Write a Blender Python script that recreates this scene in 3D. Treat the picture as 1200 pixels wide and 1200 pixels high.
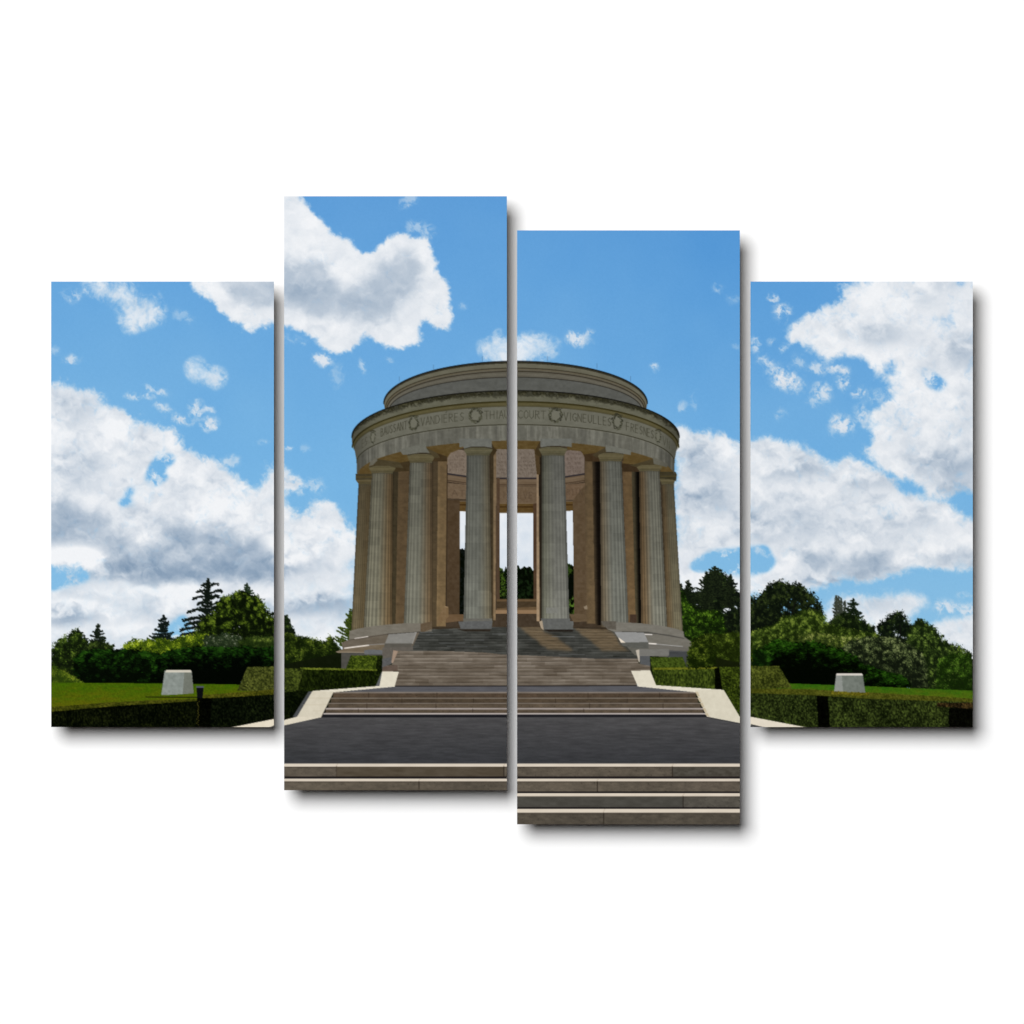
# Four canvas prints hung side by side on a white wall.  Units: metres; 1 mm of wall = 1 pixel of the 1200 px photograph.
import bpy, math
import numpy as np
PI = math.pi

# ---------------------------------------------------------------- camera, world, lamps, exposure
scn = bpy.context.scene
for o_ in list(bpy.data.objects): bpy.data.objects.remove(o_)
cam_data = bpy.data.cameras.new('camera'); cam = bpy.data.objects.new('camera', cam_data)
scn.collection.objects.link(cam); scn.camera = cam
FACE = 0.038                                   # the prints float this far in front of the wall, on hidden cleats
CAMD = 20.0
cam.location = (0, -CAMD, 0); cam.rotation_euler = (PI/2, 0, 0)      # looks along +Y at the wall plane y = 0
cam_data.sensor_width = 36; cam_data.lens = 36*(CAMD-FACE)/1.2
cam_data.clip_start = .1; cam_data.clip_end = 100
world = bpy.data.worlds.new('World'); scn.world = world; world.use_nodes = True
bg = world.node_tree.nodes['Background']; bg.inputs[0].default_value = (1, 1, 1, 1); bg.inputs[1].default_value = .02
def lamp(name, loc, size, power, col=(1, 1, 1)):
    d = bpy.data.lights.new(name, 'AREA'); d.shape = 'DISK'; d.size = size; d.energy = power; d.color = col
    o = bpy.data.objects.new(name, d); scn.collection.objects.link(o); o.location = loc
    from mathutils import Vector
    o.rotation_euler = (Vector((0, 0, 0))-Vector(loc)).to_track_quat('-Z', 'Y').to_euler(); return o
# one big soft studio lamp above and to the left, far behind the camera, gives the soft shadow down and to the right
K_ = 26.0/FACE
lamp('softbox', (-.0112*K_, -26.0, .0138*K_), 19.2, 11000)
vs = scn.view_settings; vs.view_transform = 'Standard'; vs.look = 'None'; vs.exposure = 0; vs.gamma = 1; vs.use_curve_mapping = False

# ------------------------------------------------------------------ the printed picture, drawn in numpy
# Coordinates below are millimetres on the wall, measured from the top left corner of the 1200 mm field.
S = 2.5                                   # samples per millimetre
PX0, PY0, PX1, PY1 = 60.0, 230.0, 1140.0, 966.0
W, H = int((PX1-PX0)*S), int((PY1-PY0)*S)
XS = (PX0 + (np.arange(W, dtype=np.float32)+.5)/S)
YS = (PY0 + (np.arange(H, dtype=np.float32)+.5)/S)
C = np.zeros((H, W, 3), np.float32)       # display (sRGB) ink values 0..255
ID = np.zeros((H, W), np.int16)
rng = np.random.RandomState(7)
KIND = []                                 # id -> (name, parent id or None, label or None)
def kind(name, parent=None, label=None):
    KIND.append((name, parent, label)); return len(KIND)-1

def hsh(ix, iy, seed):
    h = (ix.astype(np.int64)*374761393 + iy.astype(np.int64)*668265263 + seed*1442695041) & 0xffffffff
    h = ((h ^ (h >> 13))*1274126177) & 0xffffffff
    h = (h ^ (h >> 16)) & 0xffff
    return h.astype(np.float32)/65535.
def vnoise(x, y, seed):
    ix = np.floor(x); iy = np.floor(y); fx = x-ix; fy = y-iy
    ix = ix.astype(np.int64); iy = iy.astype(np.int64)
    x0, x1, y0, y1 = int(ix.min()), int(ix.max())+1, int(iy.min()), int(iy.max())+1
    gx, gy = np.meshgrid(np.arange(x0, x1+1), np.arange(y0, y1+1))
    T = hsh(gx, gy, seed); a = ix-x0; b = iy-y0
    fx = fx*fx*(3-2*fx); fy = fy*fy*(3-2*fy)
    return (T[b, a]*(1-fx)+T[b, a+1]*fx)*(1-fy) + (T[b+1, a]*(1-fx)+T[b+1, a+1]*fx)*fy
def fbm(x, y, scale, octv=4, seed=0, gain=.5):
    x, y = np.broadcast_arrays(x, y)
    r = 0; amp = 1; tot = 0; f = 1./scale
    for o in range(octv):
        r = r + amp*vnoise(x*f+o*17.3, y*f+o*9.1, seed+o*31); tot += amp
        amp *= gain; f *= 2.03
    return (r/tot).astype(np.float32)
def sstep(a, b, x):
    t = np.clip((x-a)/(b-a), 0, 1); return t*t*(3-2*t)
def win(x0, y0, x1, y1):
    i0 = max(0, int((x0-PX0)*S)); i1 = min(W, int((x1-PX0)*S)+1)
    j0 = max(0, int((y0-PY0)*S)); j1 = min(H, int((y1-PY0)*S)+1)
    if i1 <= i0 or j1 <= j0: return None
    return slice(j0, j1), slice(i0, i1), XS[None, i0:i1], YS[j0:j1, None]
def inpoly(X, Y, P):
    X, Y = np.broadcast_arrays(X, Y); m = np.zeros(X.shape, bool); n = len(P)
    for k in range(n):
        x1, y1 = P[k]; x2, y2 = P[(k+1) % n]
        if y1 == y2: continue
        c = ((Y >= min(y1, y2)) & (Y < max(y1, y2)))
        m ^= c & (X < (x2-x1)*(Y-y1)/(y2-y1)+x1)
    return m
def col(c): return np.array(c, np.float32)
def put(m, js, isl, color, idn=None, alpha=None):
    """lay an ink colour (3,) or (h,w,3) on mask m inside the window"""
    sub = C[js, isl]
    color = np.broadcast_to(color, sub.shape)
    if alpha is None: sub[m] = color[m]
    else:
        a = (np.broadcast_to(alpha, m.shape)*m)[..., None]; sub[:] = sub*(1-a)+color*a
    if idn is not None: ID[js, isl][m if alpha is None else (m & (np.broadcast_to(alpha, m.shape) > .5))] = idn
def poly(P, color, idn=None, var=6, scale=3., aniso=1., seed=1, warp=0., tint=(1, 1, 1), octv=3):
    xs = [p[0] for p in P]; ys = [p[1] for p in P]
    w = win(min(xs)-3, min(ys)-3, max(xs)+3, max(ys)+3)
    if w is None: return
    js, isl, X, Y = w
    if warp:
        wx = (fbm(X, Y, 3., 2, seed+5)-.5)*2*warp; wy = (fbm(X, Y, 3., 2, seed+6)-.5)*2*warp
        m = inpoly(X+wx, Y+wy, P)
    else: m = inpoly(X, Y, P)
    n = (fbm(X/aniso, Y, scale, octv, seed)-.5)*2*var
    put(m, js, isl, col(color)+n[..., None]*col(tint), idn)
def lineseg(x1, y1, x2, y2, wd, color, alpha=1., idn=None):
    w = win(min(x1, x2)-wd-1, min(y1, y2)-wd-1, max(x1, x2)+wd+1, max(y1, y2)+wd+1)
    if w is None: return
    js, isl, X, Y = w; dx, dy = x2-x1, y2-y1; L = dx*dx+dy*dy+1e-9
    t = np.clip(((X-x1)*dx+(Y-y1)*dy)/L, 0, 1)
    d = np.sqrt((X-x1-t*dx)**2+(Y-y1-t*dy)**2)
    a = np.clip((wd/2-d)*S+.5, 0, 1)*alpha
    put(a > 0, js, isl, col(color), idn, a)
def gblur(m, r):
    k = np.exp(-.5*(np.arange(-int(3*r), int(3*r)+1)/r)**2); k /= k.sum()
    m = np.apply_along_axis(lambda v: np.convolve(np.pad(v, len(k)//2, mode='edge'), k, 'valid'), 0, m)
    return np.apply_along_axis(lambda v: np.convolve(np.pad(v, len(k)//2, mode='edge'), k, 'valid'), 1, m).astype(np.float32)
def soft(P, r, x0, y0, x1, y1, holes=()):
    """polygon rasterised at 1 mm, blurred, resampled to the sample grid of a window"""
    pad = 12
    gx = np.arange(int(x0)-pad, int(x1)+pad)+.5; gy = np.arange(int(y0)-pad, int(y1)+pad)+.5
    m = inpoly(gx[None], gy[:, None], P).astype(np.float32)
    for h in holes: m[inpoly(gx[None], gy[:, None], h)] = 0
    m = gblur(m, r); js, isl, X, Y = win(x0, y0, x1, y1)
    u = X[0]-gx[0]; v = Y[:, 0]-gy[0]
    i = np.clip(u.astype(int), 0, len(gx)-2); j = np.clip(v.astype(int), 0, len(gy)-2)
    fu = (u-i)[None]; fv = (v-j)[:, None]
    return (m[j][:, i]*(1-fu)+m[j][:, i+1]*fu)*(1-fv)+(m[j+1][:, i]*(1-fu)+m[j+1][:, i+1]*fu)*fv

# ---------------------------------------------------------------- kinds
K_SKY = kind('printed_sky')
K_CLOUD_TOP = kind('printed_cloud', None, 'bright cumulus cloud printed near the top left of the picture')
K_CLOUD_L = kind('printed_cloud', None, 'broad grey and white cloud bank printed low on the left')
K_CLOUD_R = kind('printed_cloud', None, 'tall white cloud printed in the upper right')
K_CLOUD_B = kind('printed_cloud', None, 'long white cloud bank printed right of the rotunda')
K_WISP = kind('printed_cloud_wisp')
K_ROT = kind('printed_rotunda')
K_ATTIC = kind('attic_ring', K_ROT); K_CORN = kind('cornice', K_ROT); K_FRIEZE = kind('frieze', K_ROT)
K_ARCH = kind('architrave', K_ROT); K_SOFF = kind('soffit', K_ROT); K_WALL = K_ROT
K_OPEN = kind('opening', K_ROT); K_LETTER = kind('lettering', K_ROT); K_WREATH = kind('wreath', K_ROT)
K_ROD = kind('lightning_rod', K_ROT); K_BASE = kind('stepped_base', K_ROT)
K_ST1 = kind('printed_rotunda_steps'); K_ST2 = kind('printed_stairs', None, 'four low brown steps printed below the landing')
K_ST3 = kind('printed_stairs', None, 'wide pale edged steps printed along the bottom')
K_ASPH = kind('printed_asphalt'); K_LAND = kind('printed_landing')
K_LAWN = kind('printed_lawn')

# ---------------------------------------------------------------- sky
js, isl, X, Y = win(PX0, PY0, PX1, 812)
t = np.interp(Y[:, 0], [230, 330, 450, 560, 660, 740], [0, 1, 2, 3, 4, 5])
stops = np.array([[94, 156, 214], [101, 163, 218], [109, 170, 221], [117, 178, 225], [128, 185, 226], [142, 194, 228]], np.float32)
rows = np.stack([np.interp(t, range(6), stops[:, k]) for k in range(3)], -1)
sky = np.repeat(rows[:, None], X.shape[1], 1).astype(np.float32)
dk = np.exp(-((X-880)/170)**2-((Y-290)/150)**2)*11
sky -= dk[..., None]*col((1.0, .7, .3))
sky += (np.exp(-((X-80)/260)**2-((Y-420)/120)**2)*5)[..., None]*col((1, .8, .2))
sky += ((fbm(X, Y, 60, 3, 90)-.5)*7)[..., None]*col((1.2, .8, .3)) + ((fbm(X, Y, 1.6, 2, 91)-.5)*3)[..., None]
C[js, isl] = sky; ID[:] = K_SKY

def shade_map(X, Y, blobs):
    s = np.zeros(np.broadcast(X, Y).shape, np.float32)
    for (x, y, rx, ry, v) in (b for b in blobs if b[0] != 'P'): s += v*np.exp(-(((X-x)/rx)**2+((Y-y)/ry)**2)).astype(np.float32)
    return s
def cloud(P, blobs, idn, r=4., amp=.75, sharp=.16, seed=3, holes=(), white=(236, 239, 243), detail=1., top=0, opac=1., nscale=17, base=0., hk=1.0):
    xs = [p[0] for p in P]; ys = [p[1] for p in P]
    x0, y0, x1, y1 = max(PX0, min(xs)-22), max(PY0, min(ys)-22), min(PX1, max(xs)+22), min(790, max(ys)+22)
    js, isl, X, Y = win(x0, y0, x1, y1)
    m = soft(P, r*1.75, x0, y0, x1, y1)
    wx = (fbm(X, Y, 16, 4, seed+40, .6)-.5)*20; wy = (fbm(X, Y, 16, 4, seed+41, .6)-.5)*20
    n = (fbm(X+wx, Y+wy, nscale, 6, seed, .66)-.5)*2.1
    b1 = 1-np.abs(fbm(X+wx*.7, Y+wy*.7, 13, 4, seed+9, .6)*2-1)*2.6          # billows: round heads, dark creases
    hf = (fbm(X+wx*.4, Y+wy*.4, 5, 4, seed+19, .7)-.5)*2
    fray = np.clip(1.25-np.abs(m-.5)*1.2, 0, 1)
    d = m+n*amp*1.1*fray+hf*.30*amp/.6*fray+(hf*.5+.5)**2*0
    for hp in holes: d = d-soft(hp, 3.6, x0, y0, x1, y1)*np.clip(hk+n*2.0+hf*.8, 0, 2.)
    a = np.clip((d-(.42-sharp*1.8))/(.2+sharp*4.2), 0, 1); a = a*a*(3-2*a); a = (.35*a+.65*a**.8)*sstep(.02, .16, m)
    core = sstep(.55, 1.05, m+n*.25)
    n2 = (fbm(X+wx*.5, (Y+wy*.5)*1.35, 34, 4, seed+77, .5)-.5)*2; n3 = (fbm(X+wx*.8, (Y+wy*.8)*1.25, 13, 5, seed+78, .55)-.5)*2
    spoly = 0
    for b in blobs:
        if b[0] == 'P':
            q = soft(b[1], b[3]*1.7, x0, y0, x1, y1); spoly = spoly+b[2]*sstep(-.05, 1.0, q+n3*.26+n2*.14)*(1.05+.25*n2+.12*n3)
    sh = spoly+1.12*shade_map(X+n3*14+n2*10, Y+n2*12+n3*6, blobs)*(.92+.28*n3)+base + core*(.09+n2*.22+n3*.19-b1*.04)*detail + .10*(1-core)
    sh = sh + hf*.02*detail
    sh = np.clip(sh, -.05, 1.15)
    cw = col(white); cg = col((139, 160, 183))
    c = cw[None, None]*(1-sh[..., None])+cg*sh[..., None]
    c += ((fbm(X, Y, 2.2, 3, seed+60)-.5)*3)[..., None]
    a = a*opac
    put(a > 0, js, isl, np.clip(c, 0, 255), idn, a)
def gblur_fast(a):
    p = np.pad(a, 1, mode='edge')
    return (p[:-2, 1:-1]+p[2:, 1:-1]+p[1:-1, :-2]+p[1:-1, 2:]+2*p[1:-1, 1:-1])/6
def ell(x, y, rx, ry, n=14, rot=0):
    return [(x+rx*math.cos(k*2*PI/n)*math.cos(rot)-ry*math.sin(k*2*PI/n)*math.sin(rot),
             y+rx*math.cos(k*2*PI/n)*math.sin(rot)+ry*math.sin(k*2*PI/n)*math.cos(rot)) for k in range(n)]
def wisp(x, y, rx, ry, o=.9, seed=0, rot=0):
    x0, y0, x1, y1 = max(PX0, x-rx*1.8-4), y-ry*1.8-4-abs(rot)*rx, min(PX1, x+rx*1.8+4), y+ry*1.8+4+abs(rot)*rx
    w = win(x0, y0, x1, y1)
    if w is None: return
    js, isl, X, Y = w
    u = ((X-x)*math.cos(rot)+(Y-y)*math.sin(rot))/rx; v = (-(X-x)*math.sin(rot)+(Y-y)*math.cos(rot))/ry
    wx = (fbm(X, Y, 9, 4, seed+3, .6)-.5)*16; wy = (fbm(X, Y, 9, 4, seed+5, .6)-.5)*16
    u = u+wx/rx*.5; v = v+wy/ry*.5
    n = (fbm(X+wx, (Y+wy), 7, 5, seed+int(x), .7)-.5)*2.2
    d = np.exp(-(u*u+v*v)*.75)*(.62+1.15*n)
    a = sstep(.06, .78, d)*o
    fr = fbm(X, Y, 4, 3, seed+8)
    put(a > 0, js, isl, col((229, 234, 241))-((1-fr)*12)[..., None], K_WISP, a)

# low haze and far bank on both sides first
cloud([(40, 668), (110, 662), (200, 655), (330, 650), (420, 640), (420, 800), (40, 800)],
      [(160, 676, 75, 9, .75), (300, 670, 60, 9, .55), (82, 726, 32, 7, .6), (92, 711, 34, 6, -.3), (195, 692, 70, 12, -.25), (160, 736, 40, 8, -.2), (120, 700, 60, 8, .12), (365, 711, 55, 10, .62), (395, 706, 30, 6, .2), (215, 725, 60, 12, .18)],
      K_CLOUD_L, r=6, amp=.34, seed=11, sharp=.2, base=.02, holes=[[(56, 664), (98, 660), (104, 680), (58, 692)], [(180, 745), (215, 720), (230, 745)]])
cloud([(52, 449), (75, 447), (87, 455), (111, 460), (125, 471), (145, 480), (163, 490), (181, 498), (199, 502), (212, 516), (224, 528), (233, 538), (249, 537), (264, 546), (280, 557), (300, 571), (310, 562), (320, 547), (333, 546), (343, 555), (355, 567), (362, 575), (352, 580), (338, 572), (333, 580), (344, 597), (357, 609), (364, 602), (362, 590), (375, 584), (391, 589), (402, 602), (409, 616), (425, 625), (425, 650), (413, 655), (398, 662), (395, 680), (300, 686), (240, 682), (160, 684), (100, 668), (50, 664)],
      [('P', [(50, 598), (80, 592), (110, 604), (128, 612), (150, 628), (165, 640), (190, 622), (225, 612), (260, 615), (300, 630), (321, 640), (333, 650), (333, 684), (300, 682), (250, 678), (215, 680), (180, 686), (150, 678), (120, 670), (110, 655), (118, 640), (100, 632), (75, 640), (50, 640)], .46, 5), ('P', [(130, 658), (200, 650), (333, 660), (345, 684), (260, 680), (200, 686), (150, 680)], .24, 5), (215, 648, 80, 16, .12), (77, 612, 40, 20, .1), (66, 588, 22, 12, .45), (89, 482, 22, 14, .3), (100, 552, 26, 20, .32), (160, 672, 75, 9, .2), (95, 650, 34, 9, -.7), (350, 668, 30, 9, .35), (380, 640, 30, 12, .1), (320, 640, 12, 10, -.4), (200, 600, 80, 14, -.05), (260, 590, 40, 10, -.1), (360, 640, 22, 14, -.15)],
      K_CLOUD_L, r=3.2, amp=.62, seed=5, sharp=.14,
      holes=[[(185, 533), (202, 532), (206, 540), (190, 551), (198, 560), (182, 570), (169, 563), (176, 545)], [(148, 573), (158, 570), (158, 578), (146, 583)], [(138, 586), (152, 584), (160, 592), (140, 593)]])
# upper left cumulus
cloud([(219, 329), (226, 343), (240, 350), (251, 352), (258, 368), (278, 377), (287, 390), (298, 390), (303, 384), (320, 381), (333, 380), (352, 387), (366, 398), (379, 407), (397, 414), (413, 412), (422, 400), (431, 391), (442, 403), (465, 410), (487, 405), (495, 396), (490, 380), (496, 370), (503, 376), (510, 388), (519, 382), (524, 388), (529, 378), (528, 351), (526, 331), (513, 320), (515, 304), (503, 286), (496, 275), (487, 280), (469, 274), (452, 281), (440, 288), (443, 297), (427, 295), (415, 289), (411, 278), (397, 277), (385, 268), (377, 254), (361, 243), (352, 226), (333, 210), (280, 260)],
      [('P', [(300, 312), (333, 308), (348, 315), (375, 299), (393, 324), (397, 337), (415, 335), (442, 322), (456, 308), (474, 295), (492, 299), (499, 315), (487, 333), (474, 351), (456, 371), (436, 380), (409, 378), (368, 373), (343, 360), (333, 358), (300, 362), (265, 342), (255, 325)], .42, 4.5), (365, 340, 40, 18, .28), (430, 358, 34, 14, .2), (350, 325, 20, 12, .1)],
      K_CLOUD_TOP, r=2.2, amp=.58, seed=21, sharp=.11, detail=.5)
cloud([(98, 325), (120, 325), (129, 338), (149, 332), (165, 347), (183, 346), (190, 363), (193, 373), (167, 381), (152, 388), (139, 379), (145, 368), (134, 352), (116, 347), (100, 339)],
      [(165, 360, 14, 8, .12)], K_WISP, r=3.2, amp=.95, seed=31, sharp=.3, detail=.6, opac=.93)
cloud([(219, 427), (233, 420), (242, 433), (258, 433), (265, 442), (255, 454), (244, 447), (233, 447), (221, 438)], [], K_WISP, r=2.6, amp=.8, seed=33, sharp=.3, detail=.5, opac=.92)
cloud([(561, 403), (575, 400), (584, 388), (600, 397), (618, 392), (637, 394), (656, 403), (650, 414), (632, 420), (600, 430), (575, 430), (564, 412)], [], K_WISP, r=2.6, amp=.85, seed=35, sharp=.3, detail=.5, opac=.93)
# right side
cloud([(940, 336), (992, 334), (1019, 322), (1150, 322), (1150, 578), (1122, 578), (1110, 590), (1090, 586), (1084, 575), (1068, 562), (1050, 557), (1032, 550), (1019, 541), (1008, 530), (1019, 527), (1021, 516), (1012, 503), (1014, 487), (1032, 471), (1048, 461), (1036, 453), (1041, 440), (1053, 424), (1041, 424), (1032, 442), (1021, 440), (1019, 427), (1001, 420), (978, 418), (974, 424), (965, 422), (958, 413), (940, 404), (919, 399), (920, 388), (942, 377), (954, 365), (976, 356), (993, 345), (975, 330)][1:],
      [(1028, 392, 34, 10, .42), (1134, 412, 26, 22, .45), (1118, 545, 40, 24, .62), (1090, 350, 20, 10, .2), (1070, 500, 30, 20, .12), (1135, 480, 14, 30, .18), (990, 385, 20, 8, .1), (1125, 575, 30, 8, .3), (1110, 335, 20, 8, .2)],
      K_CLOUD_R, r=2.8, amp=.62, seed=41, sharp=.16, detail=.8, hk=.6,
      holes=[[(1078, 430), (1096, 437), (1112, 450), (1100, 460), (1086, 452)], [(1116, 326), (1134, 328), (1126, 338)]])
cloud([(790, 500), (814, 503), (834, 509), (850, 509), (866, 517), (880, 515), (895, 512), (915, 515), (936, 520), (951, 526), (972, 539), (985, 541), (994, 532), (1008, 541), (1028, 552), (1044, 561), (1055, 573), (1077, 584), (1111, 587), (1129, 601), (1150, 612), (1150, 669), (1120, 668), (1100, 664), (1066, 666), (1050, 673), (1030, 682), (1010, 681), (988, 679), (985, 684), (965, 689), (949, 691), (930, 700), (879, 698), (866, 705), (866, 740), (790, 740)],
      [(897, 626, 36, 12, .32), ('P', [(925, 638), (960, 648), (1000, 652), (1050, 646), (1062, 660), (1040, 674), (1010, 680), (985, 678), (950, 666)], .5, 4), ('P', [(1075, 650), (1145, 644), (1145, 664), (1085, 662)], .38, 3.5), (965, 684, 34, 4, .45), (931, 557, 36, 6, .4), (1028, 568, 34, 9, .35), (820, 548, 30, 14, .35), (822, 590, 34, 16, .38), (850, 560, 20, 30, .2), (925, 600, 60, 20, .18), (1060, 610, 60, 14, .25), (1010, 630, 90, 10, .12), (835, 690, 24, 8, -.1)],
      K_CLOUD_B, r=3., amp=.55, seed=51, sharp=.14, detail=.95, hk=1.35,
      holes=[[(822, 652), (835, 646), (868, 643), (882, 641), (898, 640), (909, 658), (902, 668), (879, 674), (866, 675), (840, 668), (815, 669), (806, 662)]])
cloud([(978, 699), (1010, 698), (1055, 694), (1077, 700), (1091, 705), (1077, 714), (1066, 720), (1066, 760), (960, 760), (965, 715)], [(1030, 712, 40, 6, .25)], K_CLOUD_B, r=3.2, amp=.5, seed=53, sharp=.22, detail=.7)
cloud([(1088, 731), (1118, 725), (1150, 724), (1150, 780), (1100, 780)], [(1125, 752, 20, 8, .25)], K_CLOUD_B, r=2.5, amp=.5, seed=55, sharp=.2, detail=.7)
for i, (x, y, rx, ry, o, ro) in enumerate([(85, 346, 11, 8, .6, 0), (214, 371, 12, 6, .35, .5), (82, 421, 9, 5, .75, 0), (64, 411, 6, 5, .4, 0), (163, 464, 15, 4, .7, 0), (183, 459, 12, 5, .7, .3), (190, 476, 12, 5, .75, .5),
        (212, 491, 15, 5, .85, .2), (230, 481, 9, 10, .85, .3), (246, 497, 10, 7, .9, 0), (247, 480, 6, 4, .7, 0), (310, 519, 7, 4, .5, 0), (270, 540, 10, 6, .6, 0), (318, 556, 9, 14, .8, 0), (379, 422, 11, 6, .95, .1), (396, 440, 8, 12, .3, 0), (424, 428, 3.5, 7, .55, -.3), (490, 267, 12, 7, .5, .3), (500, 270, 8, 8, .45, .6), (478, 236, 10, 8, .5, -.5), (542, 358, 5, 4, .35, 0), (455, 421, 4, 3, .4, 0), (338, 526, 4, 3, .7, 0), (358, 526, 5, 5, .3, 0), (370, 570, 9, 8, .6, .4), (345, 398, 14, 6, .4, .2),
        (677, 398, 13, 7, .9, .2), (690, 390, 5, 5, .6, 0), (767, 431, 6, 4, .75, .5), (841, 337, 6, 5, .5, 0), (859, 350, 8, 6, .3, 0), (799, 477, 5, 6, .5, .3), (814, 470, 4, 9, .3, .3), (863, 406, 6, 3, .3, 0),
        (908, 349, 6, 5, .85, .3), (916, 366, 9, 9, .9, -.8), (885, 405, 7, 7, .75, 0), (903, 400, 5, 4, .6, 0), (917, 408, 6, 4, .6, -.5), (920, 443, 18, 10, 1, .4), (926, 452, 17, 8, .9, .2), (897, 424, 10, 6, .75, .3), (936, 424, 8, 8, .5, 0), (958, 432, 11, 6, .75, 0), (980, 433, 13, 5, .85, .2), (988, 445, 8, 12, .8, 0), (962, 460, 12, 9, .85, -.4), (954, 470, 9, 6, .5, 0), (1008, 459, 9, 6, .75, -.5), (1028, 465, 12, 8, .5, 0), (987, 497, 13, 10, .95, .5), (978, 503, 8, 7, .6, 0), (1010, 486, 8, 12, .75, 0), (915, 484, 7, 6, .4, -.6),
        (810, 652, 12, 8, .8, -.3), (800, 662, 9, 8, .8, 0), (1108, 712, 12, 8, .85, -.2), (1133, 714, 12, 8, .8, 0), (1130, 698, 9, 4, .4, 0), (893, 646, 10, 4, .6, .3), (1016, 528, 8, 6, .7, .6)]):
    wisp(x, y, rx, ry, o, 200+i, ro)

# ---------------------------------------------------------------- vegetation
def dab(x, y, a, b, th, c, idn, al=1.):
    r = max(a, b)+.5
    i0 = int((x-r-PX0)*S); i1 = int((x+r-PX0)*S)+1; j0 = int((y-r-PY0)*S); j1 = int((y+r-PY0)*S)+1
    if i0 < 0 or j0 < 0 or i1 > W or j1 > H: return
    dx = XS[None, i0:i1]-x; dy = YS[j0:j1, None]-y; ct, st = math.cos(th), math.sin(th)
    m = ((dx*ct+dy*st)/a)**2+((-dx*st+dy*ct)/b)**2 < 1
    sub = C[j0:j1, i0:i1]
    if al >= 1: sub[m] = c
    else: sub[m] = sub[m]*(1-al)+np.asarray(c)*al
    if al > .6: ID[j0:j1, i0:i1][m] = idn
def pts_in(P, n, seed=0):
    r = np.random.RandomState(seed); xs = [p[0] for p in P]; ys = [p[1] for p in P]
    x = r.uniform(min(xs), max(xs), n*4).astype(np.float32); y = r.uniform(min(ys), max(ys), n*4).astype(np.float32)
    m = inpoly(x, y, P); return x[m][:n], y[m][:n]
def bush(P, idn, dark, mid, light, seed, dens=1.3, size=1.5, clump=7., bias=.0, ragged=1.6, holes=(), topglow=.3, horiz=0., fill=True, glowcol=None, lightamt=1.):
    """ragged mass of leaves: dark body, then leaf clumps from dark to light"""
    xs = [p[0] for p in P]; ys = [p[1] for p in P]; y0, y1 = min(ys), max(ys); x0, x1 = min(xs), max(xs)
    r = np.random.RandomState(seed)
    if fill:
        w = win(x0-4, y0-4, x1+4, y1+4)
        if w is None: return
        js, isl, X, Y = w
        n1 = (fbm(X, Y, 3.6, 4, seed, .75)-.5)*ragged*6.5+(fbm(X, Y, 11, 2, seed+50)-.5)*ragged*4; n2 = (fbm(X, Y, 3.6, 4, seed+1, .75)-.5)*ragged*6.5+(fbm(X, Y, 11, 2, seed+51)-.5)*ragged*4
        m = inpoly(X+n1, Y+n2, P)
        for h in holes: m &= ~inpoly(X+n1, Y+n2, h)
        n = fbm(X, Y, 2.4, 3, seed+2, .6)
        put(m, js, isl, col(dark)*(.55+.9*n[..., None]), idn)
    size = size*.64; area = (x1-x0)*(y1-y0)*.7; n = int(area*dens*2.1)
    px, py = pts_in(P, n, seed+3)
    px = px+r.normal(0, ragged*.7, len(px)); py = py+r.normal(0, ragged*.7, len(py))
    if holes:
        keep = np.ones(len(px), bool)
        for h in holes: keep &= ~(inpoly(px, py, h) & (r.rand(len(px)) < .88))
        px, py = px[keep], py[keep]
    cl = fbm(px.astype(np.float32), py.astype(np.float32), clump, 3, seed+4, .6)
    # height inside each column of the outline, for the light on the crown's outer leaves in the picture
    nb = 24; bins = np.clip(((px-x0)/(x1-x0+1e-6)*nb).astype(int), 0, nb-1)
    topy = np.array([py[bins == b].min() if (bins == b).any() else y0 for b in range(nb)])
    dep = np.clip((py-topy[bins])/(y1-y0), 0, 1)
    lv = (cl-.5)*2.7*lightamt+.22+bias+topglow*(1-dep*2.4)
    o = np.argsort(lv+r.rand(len(lv))*.5)
    d, mi, li = col(dark), col(mid), col(light)
    for k in o:
        t = lv[k]+r.normal(0, .3)
        c = d+(mi-d)*min(1, max(0, t)) if t < .8 else mi+(li-mi)*min(1, (t-.8)*1.5)
        s = size*r.uniform(.45, 1.05); th = r.uniform(-.5, .5) if horiz else r.uniform(0, PI)
        dab(px[k], py[k], s*(1+horiz), s*.55, th, c*r.uniform(.82, 1.15), idn)
def conifer(x, ytop, ybot, wid, idn, seed, c0=(8, 14, 12), c1=(30, 42, 26), dens=1., droop=.25, gappy=.25, lean=0.):
    r = np.random.RandomState(seed); hgt = ybot-ytop
    lineseg(x, ytop, x+lean, ybot, .8, c0, 1, idn)
    y = ytop+.6
    while y < ybot:
        t = (y-ytop)/hgt
        for sd in (1, -1):
            l = wid*(t**.85)*r.choice([.55, .8, 1.05, 1.25])*r.uniform(.8, 1.1)+.6
            if r.rand() < gappy: l *= .5
            n = int(l*4.2*dens)+2; up = r.uniform(-.05, .45)
            for k in range(n):
                q = (k+r.rand())/n; bx = x+lean*t+sd*q*l; by = y+droop*q*l-up*q*q*l+r.normal(0, .28+.25*q)+.3
                cc = col(c0)+(col(c1)-col(c0))*max(0, r.normal(.2+.2*q, .25))
                dab(bx, by, r.uniform(.6, 1.15), r.uniform(.3, .6), sd*(.1+r.normal(0, .45)), cc, idn)
        y += r.uniform(1.0, 2.1)
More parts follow.
